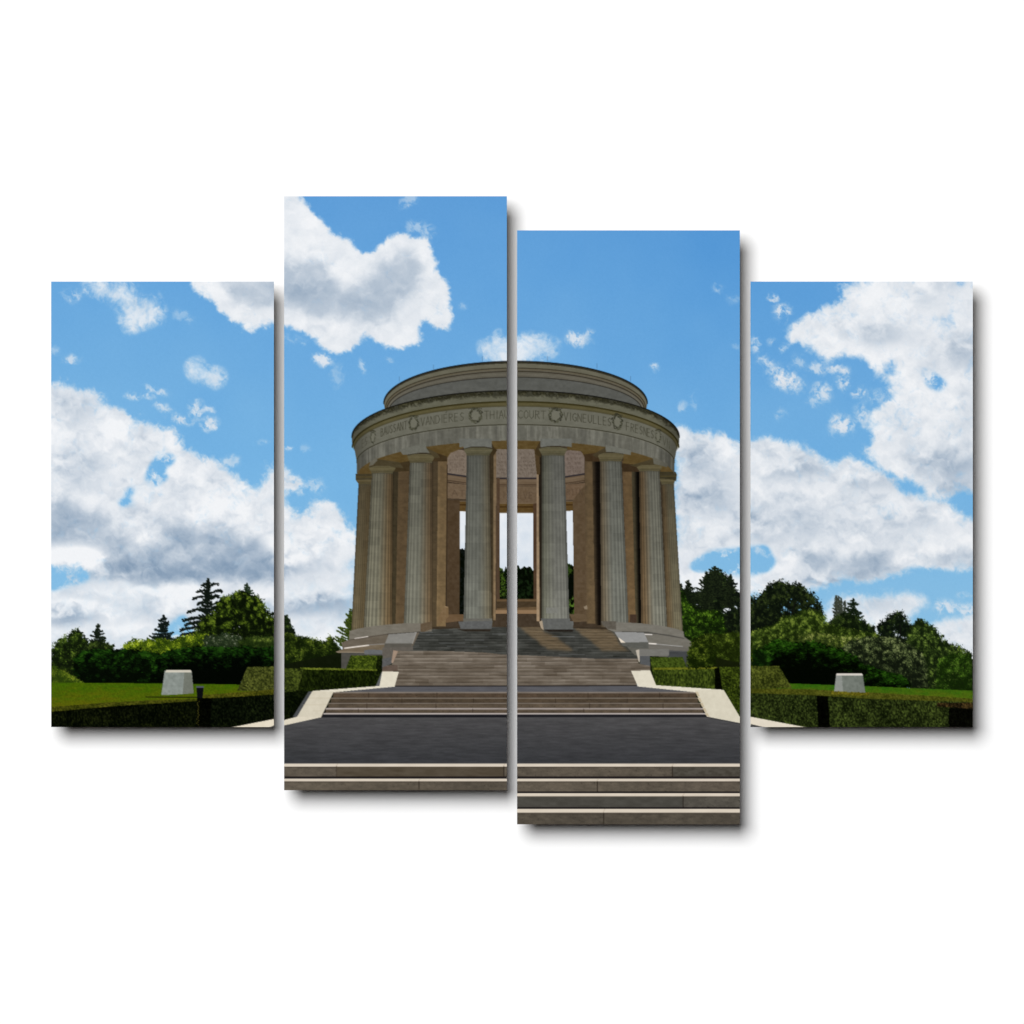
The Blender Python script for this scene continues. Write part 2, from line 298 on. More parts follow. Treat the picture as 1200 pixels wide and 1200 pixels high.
def clipped(P, idn, c_lo, c_hi, seed, edge=None, warp=.45, sc=1.35, vert=1., pw=1.5):
    """clipped hedge face: fine speckle of small leaves"""
    xs = [p[0] for p in P]; ys = [p[1] for p in P]
    w = win(min(xs)-2, min(ys)-2, max(xs)+2, max(ys)+2)
    if w is None: return
    js, isl, X, Y = w
    m = inpoly(X+(fbm(X, Y, 1.6, 2, seed)-.5)*2.4*warp, Y+(fbm(X, Y, 1.6, 2, seed+1)-.5)*2.4*warp, P)
    n = fbm(X, Y/vert, sc, 3, seed+2, .75); big = fbm(X, Y, 14, 3, seed+3)
    t = np.clip((n-.5)*2.0+.44+(big-.5)*.6, 0, 1.25)**pw
    put(m, js, isl, col(c_lo)+(col(c_hi)-col(c_lo))*t[..., None], idn)
def grass(P, idn, ca, cb, seed):
    xs = [p[0] for p in P]; ys = [p[1] for p in P]
    js, isl, X, Y = win(min(xs), min(ys)-1, max(xs), max(ys)+1); m = inpoly(X, Y, P)
    n = fbm(X/3.2, Y, 3, 4, seed, .6); n2 = fbm(X, Y, .9, 2, seed+1)
    t = (Y-min(ys))/(max(ys)-min(ys)); mix = np.clip(t+(n-.5)*.9, 0, 1)[..., None]
    put(m, js, isl, (col(ca)*(1-mix)+col(cb)*mix)*(.8+.4*n2[..., None]), idn)

# left: far trees
k = kind('printed_tree', None, 'small leafy tree printed at the far left edge')
conifer(91, 736, 768, 6, k, 301, (22, 34, 14), (62, 80, 30))
bush([(58, 770), (62, 758), (70, 750), (80, 744), (90, 738), (97, 748), (104, 756), (104, 804), (58, 804)], k, (14, 22, 8), (52, 74, 20), (104, 124, 44), 302, dens=1.7, size=1.3, clump=4.5, ragged=2.4, bias=-.02, holes=())
k = kind('printed_conifer', None, 'small dark conifer with spreading top printed on the left')
conifer(114.6, 731, 764, 13, k, 303, (10, 16, 14), (40, 52, 28), dens=1.3, droop=.05, gappy=.3)
bush([(97, 758), (106, 752), (122, 753), (131, 757), (134, 770), (100, 775)], k, (14, 22, 10), (50, 66, 22), (90, 110, 44), 304, dens=1.3)
k = kind('printed_conifer', None, 'narrow dark conifer printed above the left shrubs')
conifer(191.7, 720.5, 756, 15, k, 305, (8, 14, 15), (34, 48, 34), dens=1.3, droop=.12, gappy=.15)
k = kind('printed_conifer', None, 'tall dark fir with ragged branches printed left of the leafy tree')
for sx, sy, L in [(-1, 693, 15), (-1, 700, 20), (-1, 707, 14), (-1, 715, 27), (-1, 724, 33), (-1, 729, 30), (-1, 735, 36), (-1, 741, 36), (-1, 745, 30), (1, 688, 13), (1, 697, 18), (1, 703, 14), (-1, 686, 9)]:
    r_ = np.random.RandomState(int(sy))
    for q in np.linspace(0, 1, int(L*6)):
        dab(244+sx*q*L*.92, sy+(-.22 if sx > 0 else .12)*q*L-1.9*math.sin(q*3)+r_.normal(0, .5+q*.5), r_.uniform(.7, 1.4), r_.uniform(.35, .7), sx*r_.uniform(-.6, .2), col((10, 15, 14))+col((22, 28, 16))*r_.rand()**2, k)
conifer(244, 678, 746, 16, k, 306, (8, 13, 12), (34, 46, 28), dens=1.5, droop=-.05, gappy=.2)
k = kind('printed_conifer', None, 'fir top printed just behind the round leafy tree')
conifer(289, 683.5, 715, 17, k, 307, (22, 34, 24), (60, 78, 46), dens=1., droop=.2, gappy=.15)
k = kind('printed_tree', None, 'round leafy green tree printed above the left hedge')
bush([(228, 742), (238, 728), (244, 722), (252, 722), (255, 708), (262, 700), (270, 699), (279, 693), (290, 698), (302, 700), (308, 707), (312, 716), (320, 725), (334, 728), (341, 738), (346, 750), (240, 750)], k, (10, 17, 5), (54, 74, 16), (112, 130, 38), 308, dens=1.8, size=1.5, clump=4.4, bias=-.06, topglow=.36, ragged=2.4, lightamt=1.2,
     holes=[ell(275, 737, 1.5, 2.2, 6), ell(281, 735, 1.3, 1.8, 6), ell(268, 744, 1.2, 1.2, 6)])
k = kind('printed_shrub', None, 'bright yellow green shrubs printed along the top of the left border')
bush([(143, 762), (146, 755), (158, 751), (172, 750), (188, 749), (205, 751), (215, 745), (228, 744), (243, 744), (250, 752), (252, 766), (145, 768)], k, (34, 52, 10), (110, 132, 22), (176, 190, 50), 309, dens=1.7, size=1.2, clump=5, bias=.08)
k = kind('printed_shrub', None, 'white flowering shrub printed below the round tree')
bush([(238, 750), (246, 745), (262, 744), (280, 745), (286, 752), (284, 762), (240, 762)], k, (30, 42, 24), (88, 100, 66), (190, 186, 184), 310, dens=1.7, size=.9, clump=2.5, bias=.05)
k = kind('printed_shrub', None, 'olive shrub printed at the right of the left border')
bush([(280, 752), (290, 747), (305, 746), (325, 746), (340, 752), (346, 770), (282, 772)], k, (26, 40, 12), (66, 84, 28), (116, 128, 56), 311, dens=1.5, size=1.2, clump=5)
k = kind('printed_juniper', None, 'low spreading juniper printed at the left')
bush([(88, 772), (96, 764), (112, 762), (130, 763), (148, 761), (165, 764), (181, 766), (192, 768), (188, 801), (96, 801), (88, 790)], k, (4, 9, 3), (18, 46, 8), (40, 76, 16), 312, dens=1.3, size=2., clump=6, horiz=.7, bias=-.12, topglow=.55)
k = kind('printed_juniper', None, 'larger spreading juniper printed behind the left stone block')
bush([(180, 784), (186, 770), (196, 764), (215, 761), (240, 759), (262, 760), (285, 758), (300, 760), (325, 760), (346, 764), (350, 784), (322, 786), (290, 785), (280, 804), (176, 803)], k, (2, 5, 2), (18, 46, 8), (40, 78, 18), 313, dens=1.3, size=2., clump=6, horiz=.8, bias=-.42, topglow=1.0, lightamt=.8)
k = kind('printed_shrub', None, 'yellowish bush printed in the lower left corner')
bush([(58, 784), (66, 783), (75, 786), (84, 792), (95, 798), (98, 802), (58, 803)], k, (40, 58, 12), (92, 112, 26), (142, 150, 44), 314, dens=1.8, size=1., clump=5)
# left lawn and clipped hedges
grass([(56, 800), (140, 800.4), (235, 801.5), (325, 803), (325, 815), (235, 824), (56, 836)], K_LAWN, (62, 92, 8), (92, 90, 12), 320)
k = kind('printed_hedge', None, 'clipped hedge with sloping end printed beside the left lawn')
clipped([(290, 781.6), (334, 781), (334, 810), (278, 809.5)], k, (26, 32, 8), (102, 108, 46), 321, pw=1.1)
k = kind('printed_hedge', None, 'low clipped hedge printed across the bottom left')
w_ = (60, 836)
clipped([(56, 829), (122, 823.5), (172, 821), (236, 818.8), (236, 826), (56, 838)], k, (36, 42, 6), (90, 90, 24), 322, pw=.9, sc=1.3)
clipped([(238, 814.5), (326, 807.5), (326, 817), (238, 822)], k, (42, 46, 6), (98, 96, 26), 323, pw=.9, sc=1.3)
clipped([(56, 834.5), (122, 828.5), (172, 825), (236, 821), (236, 856), (56, 856)], k, (1, 4, 1), (28, 34, 10), 324, pw=1.7, vert=1.6)
clipped([(236, 819), (326, 813.5), (326, 856), (236, 856)], k, (1, 4, 1), (24, 32, 12), 325, pw=1.7, vert=1.6)
clipped([(231, 818), (248, 818), (246, 856), (230, 856)], k, (0, 1, 0), (10, 12, 4), 326, pw=2)
for yy in np.arange(822, 850, 1.6): dab(232+rng.normal(0, .8), yy, .8, .5, rng.rand()*3, (70, 68, 24), k)
lineseg(171, 816.8, 232, 817.2, 1.1, (14, 16, 8), .9, k)
k = kind('printed_stone_block', None, 'pale stone block printed on the left lawn')
poly([(193, 786), (224.5, 786), (227, 812.5), (205, 814), (189, 814.5)], (136, 143, 137), k, 16, 3, seed=330)
poly([(216, 788), (224.3, 787.5), (227, 812.5), (214, 813.5)], (112, 116, 106), k, 8, 1.6, seed=331)
poly([(195, 785.4), (223.5, 785.4), (224.5, 787.8), (193.5, 788.2)], (206, 200, 184), k, 4, 2, seed=332)
k = kind('printed_post', None, 'short dark post printed by the left stone block')
poly([(230.2, 805), (238.6, 805), (237.6, 818), (231, 818)], (12, 13, 17), k, 3, seed=333)
poly([(230, 804), (238.8, 804), (238.6, 806), (230.2, 806)], (76, 80, 94), k, 3, seed=334)
# between the left panels and the rotunda
k = kind('printed_conifer', None, 'small bright conifer printed against the rotunda')
conifer(411, 714, 762, 17, k, 340, (26, 38, 12), (104, 122, 40), dens=1.6, droop=-.3, gappy=.1)
k = kind('printed_tree', None, 'dark leaves printed at the left edge of the second picture')
bush([(326, 722), (336, 722), (340, 730), (345, 742), (346, 756), (326, 756)], k, (12, 20, 10), (36, 52, 22), (70, 88, 34), 341)
k = kind('printed_shrub', None, 'dense olive bush printed left of the rotunda')
bush([(326, 744), (338, 742), (352, 746), (368, 749), (382, 752), (386, 744), (392, 752), (399, 760), (404, 766), (404, 790), (326, 790)], k, (16, 26, 6), (66, 84, 22), (126, 138, 48), 342, dens=1.8, size=1.2, clump=7, bias=-.02)
# right: pines beyond the rotunda
k = kind('printed_tree', None, 'tall dark pine printed right of the rotunda')
bush([(796, 700), (803, 690), (811, 694), (821, 696), (827, 688), (825, 680), (830, 674), (837, 668), (843, 671), (848, 672), (854, 678), (857, 686), (864, 694), (884, 700), (880, 716), (874, 760), (796, 760)],
     k, (10, 15, 9), (28, 40, 20), (58, 72, 32), 350, dens=1.7, size=1.5, clump=4, bias=-.05, ragged=2.4,
     holes=[ell(852, 715, 5, 3, 7), ell(863, 712, 5, 2, 7), ell(818, 708, 2.4, 3.2, 7)])
conifer(838, 663.5, 700, 24, k, 3501, (10, 15, 10), (52, 64, 34), dens=1.35, droop=-.12, gappy=.25)
conifer(828, 670, 716, 14, k, 3502, (10, 15, 10), (48, 60, 30), dens=1.2, droop=-.2, gappy=.3)
conifer(806, 680.5, 724, 17, k, 3503, (9, 14, 9), (40, 52, 26), dens=1.3, droop=-.1, gappy=.3)
conifer(856, 673, 712, 10, k, 3504, (10, 15, 10), (48, 60, 30), dens=1.2, droop=-.2, gappy=.3)
conifer(798, 684, 730, 8, k, 3505, (9, 14, 9), (40, 52, 26), dens=1.2, droop=-.1, gappy=.2)
for (bx_, by_, l_) in ((862, 697, 20), (864, 706, 22), (860, 684, 10), (862, 716, 22)):
    for q in range(int(l_*6)): dab(bx_-6+q/6., by_+rng.normal(0, .7)+.03*(q/6.), rng.uniform(.6, 1.3), .5, rng.normal(0, .3), col((12, 17, 11))*rng.uniform(.7, 1.8), k)
k = kind('printed_tree', None, 'bright green leafy tree printed against the right side of the rotunda')
bush([(796, 692), (801, 696), (806, 706), (811, 712), (817, 716), (828, 716), (838, 716), (846, 722), (850, 738), (845, 760), (796, 760)], k, (14, 26, 6), (54, 86, 16), (108, 140, 40), 351, dens=1.7, size=1.5, clump=4, bias=-.02)
k = kind('printed_tree', None, 'broad dark tree printed in the fourth picture')
bush([(862, 716), (879, 710), (890, 701), (898, 693), (901, 686), (911, 682), (919, 683), (926, 688), (933, 687), (942, 690), (948, 696), (954, 699), (957, 706), (962, 711), (964, 722), (960, 745), (862, 752)],
     k, (10, 16, 9), (28, 38, 18), (54, 66, 28), 352, dens=1.9, size=1.6, clump=3.6, bias=-.04, ragged=2.8, lightamt=1.25,
     holes=[ell(920, 713, 3, 4, 7), ell(927, 716, 3.5, 2.4, 7), ell(935, 707, 3.4, 2, 7), ell(928, 702, 2.4, 1.6, 6), ell(927, 722, 2.2, 2.8, 7), ell(911, 708, 2.2, 1.6, 6), ell(951, 710, 4, 1.8, 6), ell(945, 704, 2.6, 1.6, 6), ell(916, 718, 2, 3, 6), ell(938, 714, 2.6, 1.6, 6), ell(899, 712, 1.6, 1.6, 6), ell(922, 694, 1.6, 1.4, 6)])
lineseg(932, 706, 926, 726, 1.2, (18, 18, 14), 1, k); lineseg(924, 704, 926, 722, .8, (18, 18, 14), 1, k)
k = kind('printed_tree', None, 'thin sparse tree with dark conifers printed in the fourth picture')
for tx in (980, 983, 986, 990):
    conifer(tx, 697+abs(tx-981)*.8, 735, 6, k, 353+tx, (44, 50, 44), (80, 84, 66), dens=.6, droop=-.5, gappy=.5)
conifer(1000, 701, 756, 30, k, 357, (10, 18, 10), (36, 52, 22), dens=1.4, droop=.15, gappy=.3)
bush([(974, 728), (984, 720), (996, 722), (1012, 728), (1024, 736), (1026, 752), (974, 752)], k, (12, 20, 8), (34, 48, 18), (70, 88, 34), 358, dens=1.7, size=1.3, clump=4, ragged=2.6, lightamt=1.2)
k = kind('printed_tree', None, 'dark pine with an open crown printed right of the sparse tree')
bush([(1031, 736), (1034, 728), (1038, 732), (1042, 726), (1040, 720), (1046, 722), (1050, 719), (1054, 717), (1060, 722), (1063, 728), (1067, 733), (1070, 742), (1070, 764), (1030, 764)], k, (10, 16, 10), (30, 44, 20), (62, 76, 32), 359, dens=1.8, size=1.2, clump=3.4, ragged=2.6, lightamt=1.2,
     holes=[ell(1052, 744, 3, 2.6, 7), ell(1058, 747, 2.4, 1.6, 6), ell(1048, 735, 1.4, 1.4, 6)])
lineseg(1055, 732, 1055, 760, 1.1, (16, 16, 14), 1, k)
k = kind('printed_tree', None, 'row of leafy trees printed at the far right edge')
bush([(1064, 742), (1070, 732), (1077, 726), (1083, 729), (1090, 734), (1096, 737), (1100, 745), (1107, 754), (1113, 756), (1122, 757), (1130, 762), (1142, 766), (1146, 812), (1070, 812), (1062, 780)],
     k, (18, 28, 10), (58, 78, 28), (112, 132, 56), 360, dens=1.8, size=1.3, clump=4, bias=-.02, topglow=.05, ragged=2.6, lightamt=1.3)
bush([(1100, 772), (1115, 766), (1142, 768), (1146, 812), (1096, 812)], k, (18, 34, 6), (50, 80, 18), (100, 128, 44), 3601, dens=1.5, size=1.4, clump=6, bias=-.05, fill=False)
k = kind('printed_shrub', None, 'mixed green shrubs printed below the broad dark tree')
bush([(862, 752), (879, 742), (890, 738), (905, 736), (918, 724), (930, 722), (940, 715), (952, 716), (966, 720), (968, 732), (978, 734), (990, 738), (1006, 740), (1030, 744), (1034, 770), (862, 772)],
     k, (24, 36, 8), (68, 88, 28), (122, 138, 54), 361, dens=1.8, size=1.3, clump=4.2, bias=.0, ragged=2.2, lightamt=1.25)
bush([(935, 744), (955, 741), (985, 746), (1010, 746), (1014, 760), (940, 760)], k, (40, 52, 20), (104, 118, 44), (180, 182, 112), 362, dens=1.4, size=1., clump=4, fill=False, bias=.1)
k = kind('printed_shrub', None, 'rounded variegated bush printed in the fourth picture')
bush([(985, 762), (995, 752), (1010, 748), (1030, 746), (1050, 748), (1066, 756), (1080, 766), (1086, 778), (1086, 806), (1030, 806), (1000, 790)], k, (16, 22, 12), (74, 88, 48), (142, 150, 98), 363, dens=1.8, size=1.1, clump=4, bias=-.05, topglow=.45)
k = kind('printed_juniper', None, 'wide spreading juniper printed behind the right stone block')
bush([(862, 766), (879, 764), (893, 761), (905, 752), (918, 751), (930, 756), (945, 753), (963, 755), (987, 763), (1000, 770), (1012, 780), (1033, 787), (1057, 793), (1068, 804), (1040, 806), (862, 806)], k, (2, 5, 1), (20, 50, 6), (48, 86, 18), 364, dens=1.3, size=1.9, clump=6, horiz=.7, bias=-.46, topglow=1.1, lightamt=.7)
bush([(876, 768), (892, 762), (905, 766), (900, 785), (876, 782)], k, (8, 20, 4), (26, 58, 10), (58, 96, 24), 365, dens=1.3, size=1.8, clump=6, horiz=.6, fill=False)
k = kind('printed_shrub', None, 'olive bush printed between the rotunda and the right hedge')
bush([(806, 762), (812, 750), (822, 745), (835, 744), (850, 743), (868, 741), (880, 746), (882, 790), (806, 790)], k, (24, 34, 6), (70, 88, 24), (114, 128, 44), 366, dens=1.9, size=1.2, clump=6, bias=.0)
# right lawn, hedges
grass([(862, 800), (927, 801), (1014, 804), (1060, 806), (1145, 809.5), (1145, 828), (862, 820)], K_LAWN, (46, 92, 14), (92, 98, 20), 370)
k = kind('printed_hedge', None, 'clipped hedge with sloping end printed beside the right lawn')
clipped([(862, 780.6), (913, 780.6), (928, 806), (862, 808)], k, (30, 36, 8), (104, 112, 42), 371, pw=1.05)
k = kind('printed_hedge', None, 'low clipped hedge printed across the bottom right')
clipped([(862, 807), (928, 807), (1014, 811), (1145, 819), (1145, 826), (862, 816)], k, (50, 54, 10), (96, 98, 32), 372, pw=.9, sc=1.3)
clipped([(862, 811.5), (958, 815), (1020, 819), (1145, 823), (1145, 856), (862, 856)], k, (12, 18, 4), (72, 86, 34), 373, pw=1.35, vert=1.4)
clipped([(957, 815), (970, 816), (973, 856), (959.5, 856)], k, (1, 1, 0), (8, 10, 4), 374, pw=2)
clipped([(1112, 829), (1145, 827), (1145, 856), (1112, 856)], k, (2, 2, 1), (14, 16, 8), 375, pw=2, warp=1.2)
clipped([(1098, 823.5), (1145, 823.5), (1145, 831), (1098, 828)], k, (14, 10, 4), (92, 72, 36), 376, pw=1.3)
k = kind('printed_stone_block', None, 'pale stone block printed on the right lawn')
poly([(980, 790), (1011, 790), (1014, 811.5), (977.4, 811)], (112, 118, 110), k, 15, 3, seed=380)
poly([(980, 791), (986.5, 791.5), (988, 811.4), (977.4, 811)], (140, 144, 138), k, 7, 1.6, seed=381)
poly([(980.5, 789.3), (1010, 789.3), (1011.3, 791.8), (979.6, 791.8)], (212, 206, 196), k, 4, 2, seed=382)
clipped([(974, 810), (1018, 811.5), (1018, 815), (974, 814)], KIND.index(KIND[-2]) if False else k-1, (64, 60, 10), (122, 116, 32), 383, pw=.9, sc=1.3, warp=.9)
poly([(404, 764), (470, 764), (466, 800), (345, 842), (326, 845), (326, 780)], (16, 22, 8), K_LAWN, 3, seed=395)
poly([(740, 764), (812, 764), (880, 780), (880, 846), (862, 842), (745, 800)], (20, 26, 8), K_LAWN, 3, seed=396)
# ---------------------------------------------------------------- paving, stairs, cheek walls
js, isl, X, Y = win(262, 836, 960, 900)
m = inpoly(X, Y, [(262, 862), (316, 852), (376, 839), (827, 838.5), (867, 846), (905, 854), (960, 862), (960, 897), (262, 897)])
tt = np.clip((Y-840)/55, 0, 1); n = fbm(X/9., Y, 1.5, 4, 400, .6); n2 = fbm(X/3, Y, 6, 3, 401)
put(m, js, isl, (col((76, 75, 76))*(1-tt[..., None])+col((56, 57, 60))*tt[..., None])*(.82+.34*n[..., None])*(.95+.10*n2[..., None]), K_ASPH)
# front steps
def riser(x0, x1, y0, y1, c, idn, seed, var=11):
    js, isl, X, Y = win(x0, y0, x1, y1); m = np.ones((Y.shape[0], X.shape[1]), bool) & (Y >= y0) & (Y < y1) & (X >= x0) & (X < x1)
    n = fbm(X/2.2, Y, 3.2, 4, seed, .65); n2 = fbm(X/5, Y/2, 14, 2, seed+1); sp = fbm(X, Y, .8, 2, seed+2)
    v = .78+.38*n+(n2-.5)*.22; v = v-.35*(sp < .2)
    bl = .86+.14*sstep(0, 2.5, Y-y0)
    put(m, js, isl, col(c)*(v*bl)[..., None], idn)
rows_ = [(894.8, 898.4, 911.0), (912.3, 915.8, 928.8), (929.6, 933.2, 947.0), (948.0, 952.6, 968.0)]
for i, (a, b, c_) in enumerate(rows_):
    riser(320, 880, b, c_, ((92, 84, 73), (92, 84, 73), (88, 84, 76), (86, 79, 69))[i], K_ST3, 410+i*7)
    poly([(320, a), (880, a), (880, b), (320, b)], (218, 206, 189), K_ST3, 7, 4, 5, seed=440+i)
    lineseg(320, b+.3, 880, b+.3, .7, (60, 48, 40), .5, K_ST3)
    if i < 3: poly([(320, c_-1.1), (880, c_-1.1), (880, rows_[i+1][0]), (320, rows_[i+1][0])], (20, 18, 20), K_ST3, 3, seed=450+i)
for x, i in ((394.5, 0), (590.5, 0), (491, 1), (788, 0), (700, 1), (800.5, 2), (707.5, 3)):
    lineseg(x, rows_[i][1], x, rows_[i][2]-1, .9, (30, 24, 18), .9, K_ST3)
    lineseg(x+1.5, rows_[i][0], x-1, rows_[i][1], .5, (150, 135, 115), .6, K_ST3)
poly([(394.5, 898.6), (590, 898.6), (590, 910), (394.5, 910)], (82, 73, 60), K_ST3, 10, 3, 4, seed=461)
poly([(789, 898.8), (868, 898.8), (868, 909.8), (789, 909.8)], (74, 70, 62), K_ST3, 14, 2, 2, seed=462)
poly([(606, 933.8), (800, 933.8), (800, 946), (606, 946)], (74, 72, 66), K_ST3, 9, 3, 3, seed=463)

# landing and second flight
L2 = [(391.5, 811), (388.5, 817.3), (386, 823.2), (382.5, 829.7), (379.5, 836.8)]
R2 = [(815.5, 811), (818, 817.3), (821, 823.2), (824, 829.7), (827, 836.8)]
poly([(463, 804.3), (747, 803.6), (815, 811), (391.5, 811.5)], (86, 86, 90), K_LAND, 9, 1.6, 9, seed=470)
ry = [811, 817.6, 823.6, 829.8, 835.6]
for i in range(4):
    xl = L2[i][0]-1; xr = R2[i][0]; c_ = ((84, 70, 56), (80, 68, 54), (92, 80, 66), (88, 76, 62))[i]
    riser(xl, xr, ry[i], ry[i+1]+.6, c_, K_ST2, 480+i*5)
    lt = ((128, 118, 108), (122, 112, 100), (120, 110, 100), (158, 148, 142))[i]
    poly([(xl, ry[i]), (xr, ry[i]), (xr, ry[i]+1.3+(i == 3)*.6), (xl, ry[i]+1.3+(i == 3)*.6)], lt, K_ST2, 14, 3, 5, seed=490+i)
    lineseg(xl, ry[i+1]+.1, xr, ry[i+1]+.1, .8, (34, 27, 22), .8, K_ST2)
for x, i in ((432, 0), (512, 0), (471, 1), (430, 2), (511, 2), (420, 3), (554, 3), (651, 1), (735, 1), (691, 2), (684, 3), (777, 2), (738, 3), (773, 0), (689, 0), (555, 1)):
    lineseg(x, ry[i]+1, x, ry[i+1], .7, (44, 34, 27), .7, K_ST2)
poly([(379, 835.6), (828, 835.6), (828, 837.6), (378, 837.6)], (196, 186, 180), K_ST2, 8, 3, 5, seed=500)
poly([(377.5, 837.4), (829, 837.2), (830, 840.4), (376.5, 840.8)], (28, 28, 32), K_ASPH, 5, 2, 5, seed=501)
# upper flight: fine steps
def fineflight(P, y0, dy, n, c_r, c_t, idn, seed, jit=16):
    js, isl, X, Y = win(min(p[0] for p in P), y0-1, max(p[0] for p in P), max(p[1] for p in P)+1)
    m = inpoly(X, Y, P); f = ((Y-y0)/dy) % 1.; st = np.floor((Y-y0)/dy)
    n1 = fbm(X/6, Y, 1.6, 3, seed, .6); blk = hsh((X/16+st*3.7).astype(np.int64)+0*st.astype(np.int64), st.astype(np.int64)+0*X.astype(np.int64), seed+5)
    wob = fbm(X/10, Y*0+st*3., 2., 3, seed+9)
    tread = sstep(.0, .14, f)*(1-sstep(.24, .42, f))*(.25+1.1*sstep(.35, .7, wob)); gap = sstep(.82, .97, f)*(.45+.9*sstep(.3, .6, 1-wob))
    c = col(c_r)*(1-tread[..., None])+col(c_t)*tread[..., None]
    n5 = fbm(X/3, Y, 9, 3, seed+17)
    c = c*(1-.3*gap[..., None])+((n1-.5)*2*jit+(blk-.5)*15+(n5-.5)*26)[..., None]
    put(m, js, isl, np.clip(c, 0, 255), idn)
fineflight([(465, 763), (745, 763), (748, 777), (762, 779), (762, 786.5), (742, 787), (747, 804), (462, 805), (467, 787), (448, 787), (448, 781), (459, 779)], 763, 4.15, 10, (103, 93, 81), (124, 114, 102), K_ST1, 510, 12)
poly([(448, 781), (466, 779), (466, 787), (448, 787)], (96, 82, 72), K_ST1, 8, 2, 3, seed=511)
lineseg(462, 804.2, 747, 803.4, 1.2, (30, 28, 30), .9, K_ST1)
# rotunda steps, in shade with sun patches
UP = [(492, 727), (728, 727), (746, 763), (752, 771), (466, 771), (466, 763), (490, 741)]
fineflight(UP, 727, 3.1, 15, (60, 61, 57), (73, 73, 69), K_ST1, 515, 15)
poly([(606, 772), (606, 768.5), (760, 771), (748, 774)], (62, 62, 60), K_ST1, 8, 2, 6, seed=516)
fineflight([(465, 762.8), (520, 763), (566, 764.5), (590, 767), (640, 769), (700, 772), (748, 772), (748, 779), (462, 779)], 763, 4.15, 4, (106, 96, 84), (130, 120, 108), K_ST1, 510, 12)
for P in ([(606, 727), (631, 727), (637, 740), (650, 745), (671, 761), (669, 763), (642, 761), (622, 746), (606, 732)], [(668, 727), (702, 730), (718, 741), (728, 757), (738, 763), (706, 763), (690, 750), (674, 738)]):
    js, isl, X, Y = win(600, 722, 742, 766); m = inpoly(X+(fbm(X, Y, 3, 2, 520)-.5)*5, Y, P)
    mf = gblur(m.astype(np.float32), 3.2)
    n = fbm(X/6, Y*1.2, 1.4, 3, 521, .6); f = ((Y-727)/3.1) % 1.
    c = col((104, 88, 66))*(.72+.5*n[..., None])+((f < .35)*12)[..., None]
    put(mf > .01, js, isl, c, None, mf*.85)
poly([(578, 719), (632, 719), (636, 730), (574, 730)], (84, 66, 44), K_ST1, 10, 1.5, 6, seed=523)
poly([(520, 722), (540, 720), (545, 728), (512, 733)], (80, 60, 38), K_ST1, 10, 1.5, 5, seed=524)
for (x, y, l) in ((530, 753.7, 30), (536, 757.5, 24), (556, 750, 22), (500, 741, 14), (513, 744, 26), (592, 743, 30), (660, 746, 26), (670, 767, 30), (560, 757.5, 22)):
    lineseg(x-l/2, y, x+l/2, y, .7, (118, 120, 122), .55)

# ---------------------------------------------------------------- rotunda
CX = 604.2
def arc(x, yc, a, b): return yc-b*np.sqrt(np.clip(1-((x-CX)/a)**2, 0, 1))
RX = [v for v in np.linspace(-1, 1, 121)]
def ring(a1, top, b1, a2, bot, b2, color, idn, var=6, sc=3, aniso=2.2, seed=1, tint=(1, 1, 1), pts=80):
    """band between an upper and a lower ellipse arc (values are heights at the centre line)"""
    P = []
    for k in range(pts+1):
        th = -PI/2+PI*k/pts; P.append((CX+a1*math.sin(th), top+b1-b1*math.cos(th)))
    for k in range(pts, -1, -1):
        th = -PI/2+PI*k/pts; P.append((CX+a2*math.sin(th), bot+b2-b2*math.cos(th)))
    poly(P, color, idn, var, sc, aniso, seed, tint=tint)
def arcline(a, top, b, wd, color, al, u0=-1, u1=1, idn=None, n=60):
    px_ = None
    for k in range(n+1):
        th = (u0+(u1-u0)*k/n)*PI/2; p = (CX+a*math.sin(th), top+b-b*math.cos(th))
        if px_: lineseg(px_[0], px_[1], p[0], p[1], wd, color, al, idn)
        px_ = p
# interior first
poly([(434, 556), (440, 538), (478, 528), (548, 520), (548, 736), (428, 740), (432, 640)], (50, 40, 28), K_WALL, 6, 3, seed=598)
poly([(776, 556), (770, 540), (731, 528), (660, 520), (660, 736), (786, 740), (780, 640)], (50, 40, 28), K_WALL, 6, 3, seed=599)
poly([(520, 520), (700, 520), (704, 735), (512, 735)], (58, 46, 33), K_WALL, 8, 3, seed=600)
poly([(523, 534), (530, 528), (541, 527), (548, 530), (548, 560), (524, 556)], (104, 90, 76), K_WALL, 12, 1.6, seed=601)
poly([(580, 526), (630, 526), (630, 561), (580, 561)], (102, 90, 78), K_WALL, 12, 1.6, seed=602)
poly([(661, 530), (666, 527.5), (680, 528.5), (685, 534), (685, 556), (662, 559)], (100, 86, 76), K_WALL, 12, 1.6, seed=603)
r_ = np.random.RandomState(99)
for (xa, xb, ys_) in ((526, 546, (535, 539, 543, 547, 551)), (583, 629, (532, 536.5, 541, 545.5, 550, 554.5)), (664, 683, (532, 537.5, 543, 548, 552))):
    for yy in ys_:
        xx = xa+r_.rand()*2
        while xx < xb-2:
            wl = r_.uniform(.8, 1.8)
            if r_.rand() < .8:
                lineseg(xx, yy-1.3, xx+r_.uniform(-.3, .3), yy+1.3, .55, (66, 54, 46), .45)
                if r_.rand() < .7: lineseg(xx, yy+r_.choice([-1.2, 0, 1.2]), xx+wl, yy+r_.choice([-1.2, 0, 1.2]), .5, (66, 54, 46), .6)
            xx += wl+.9
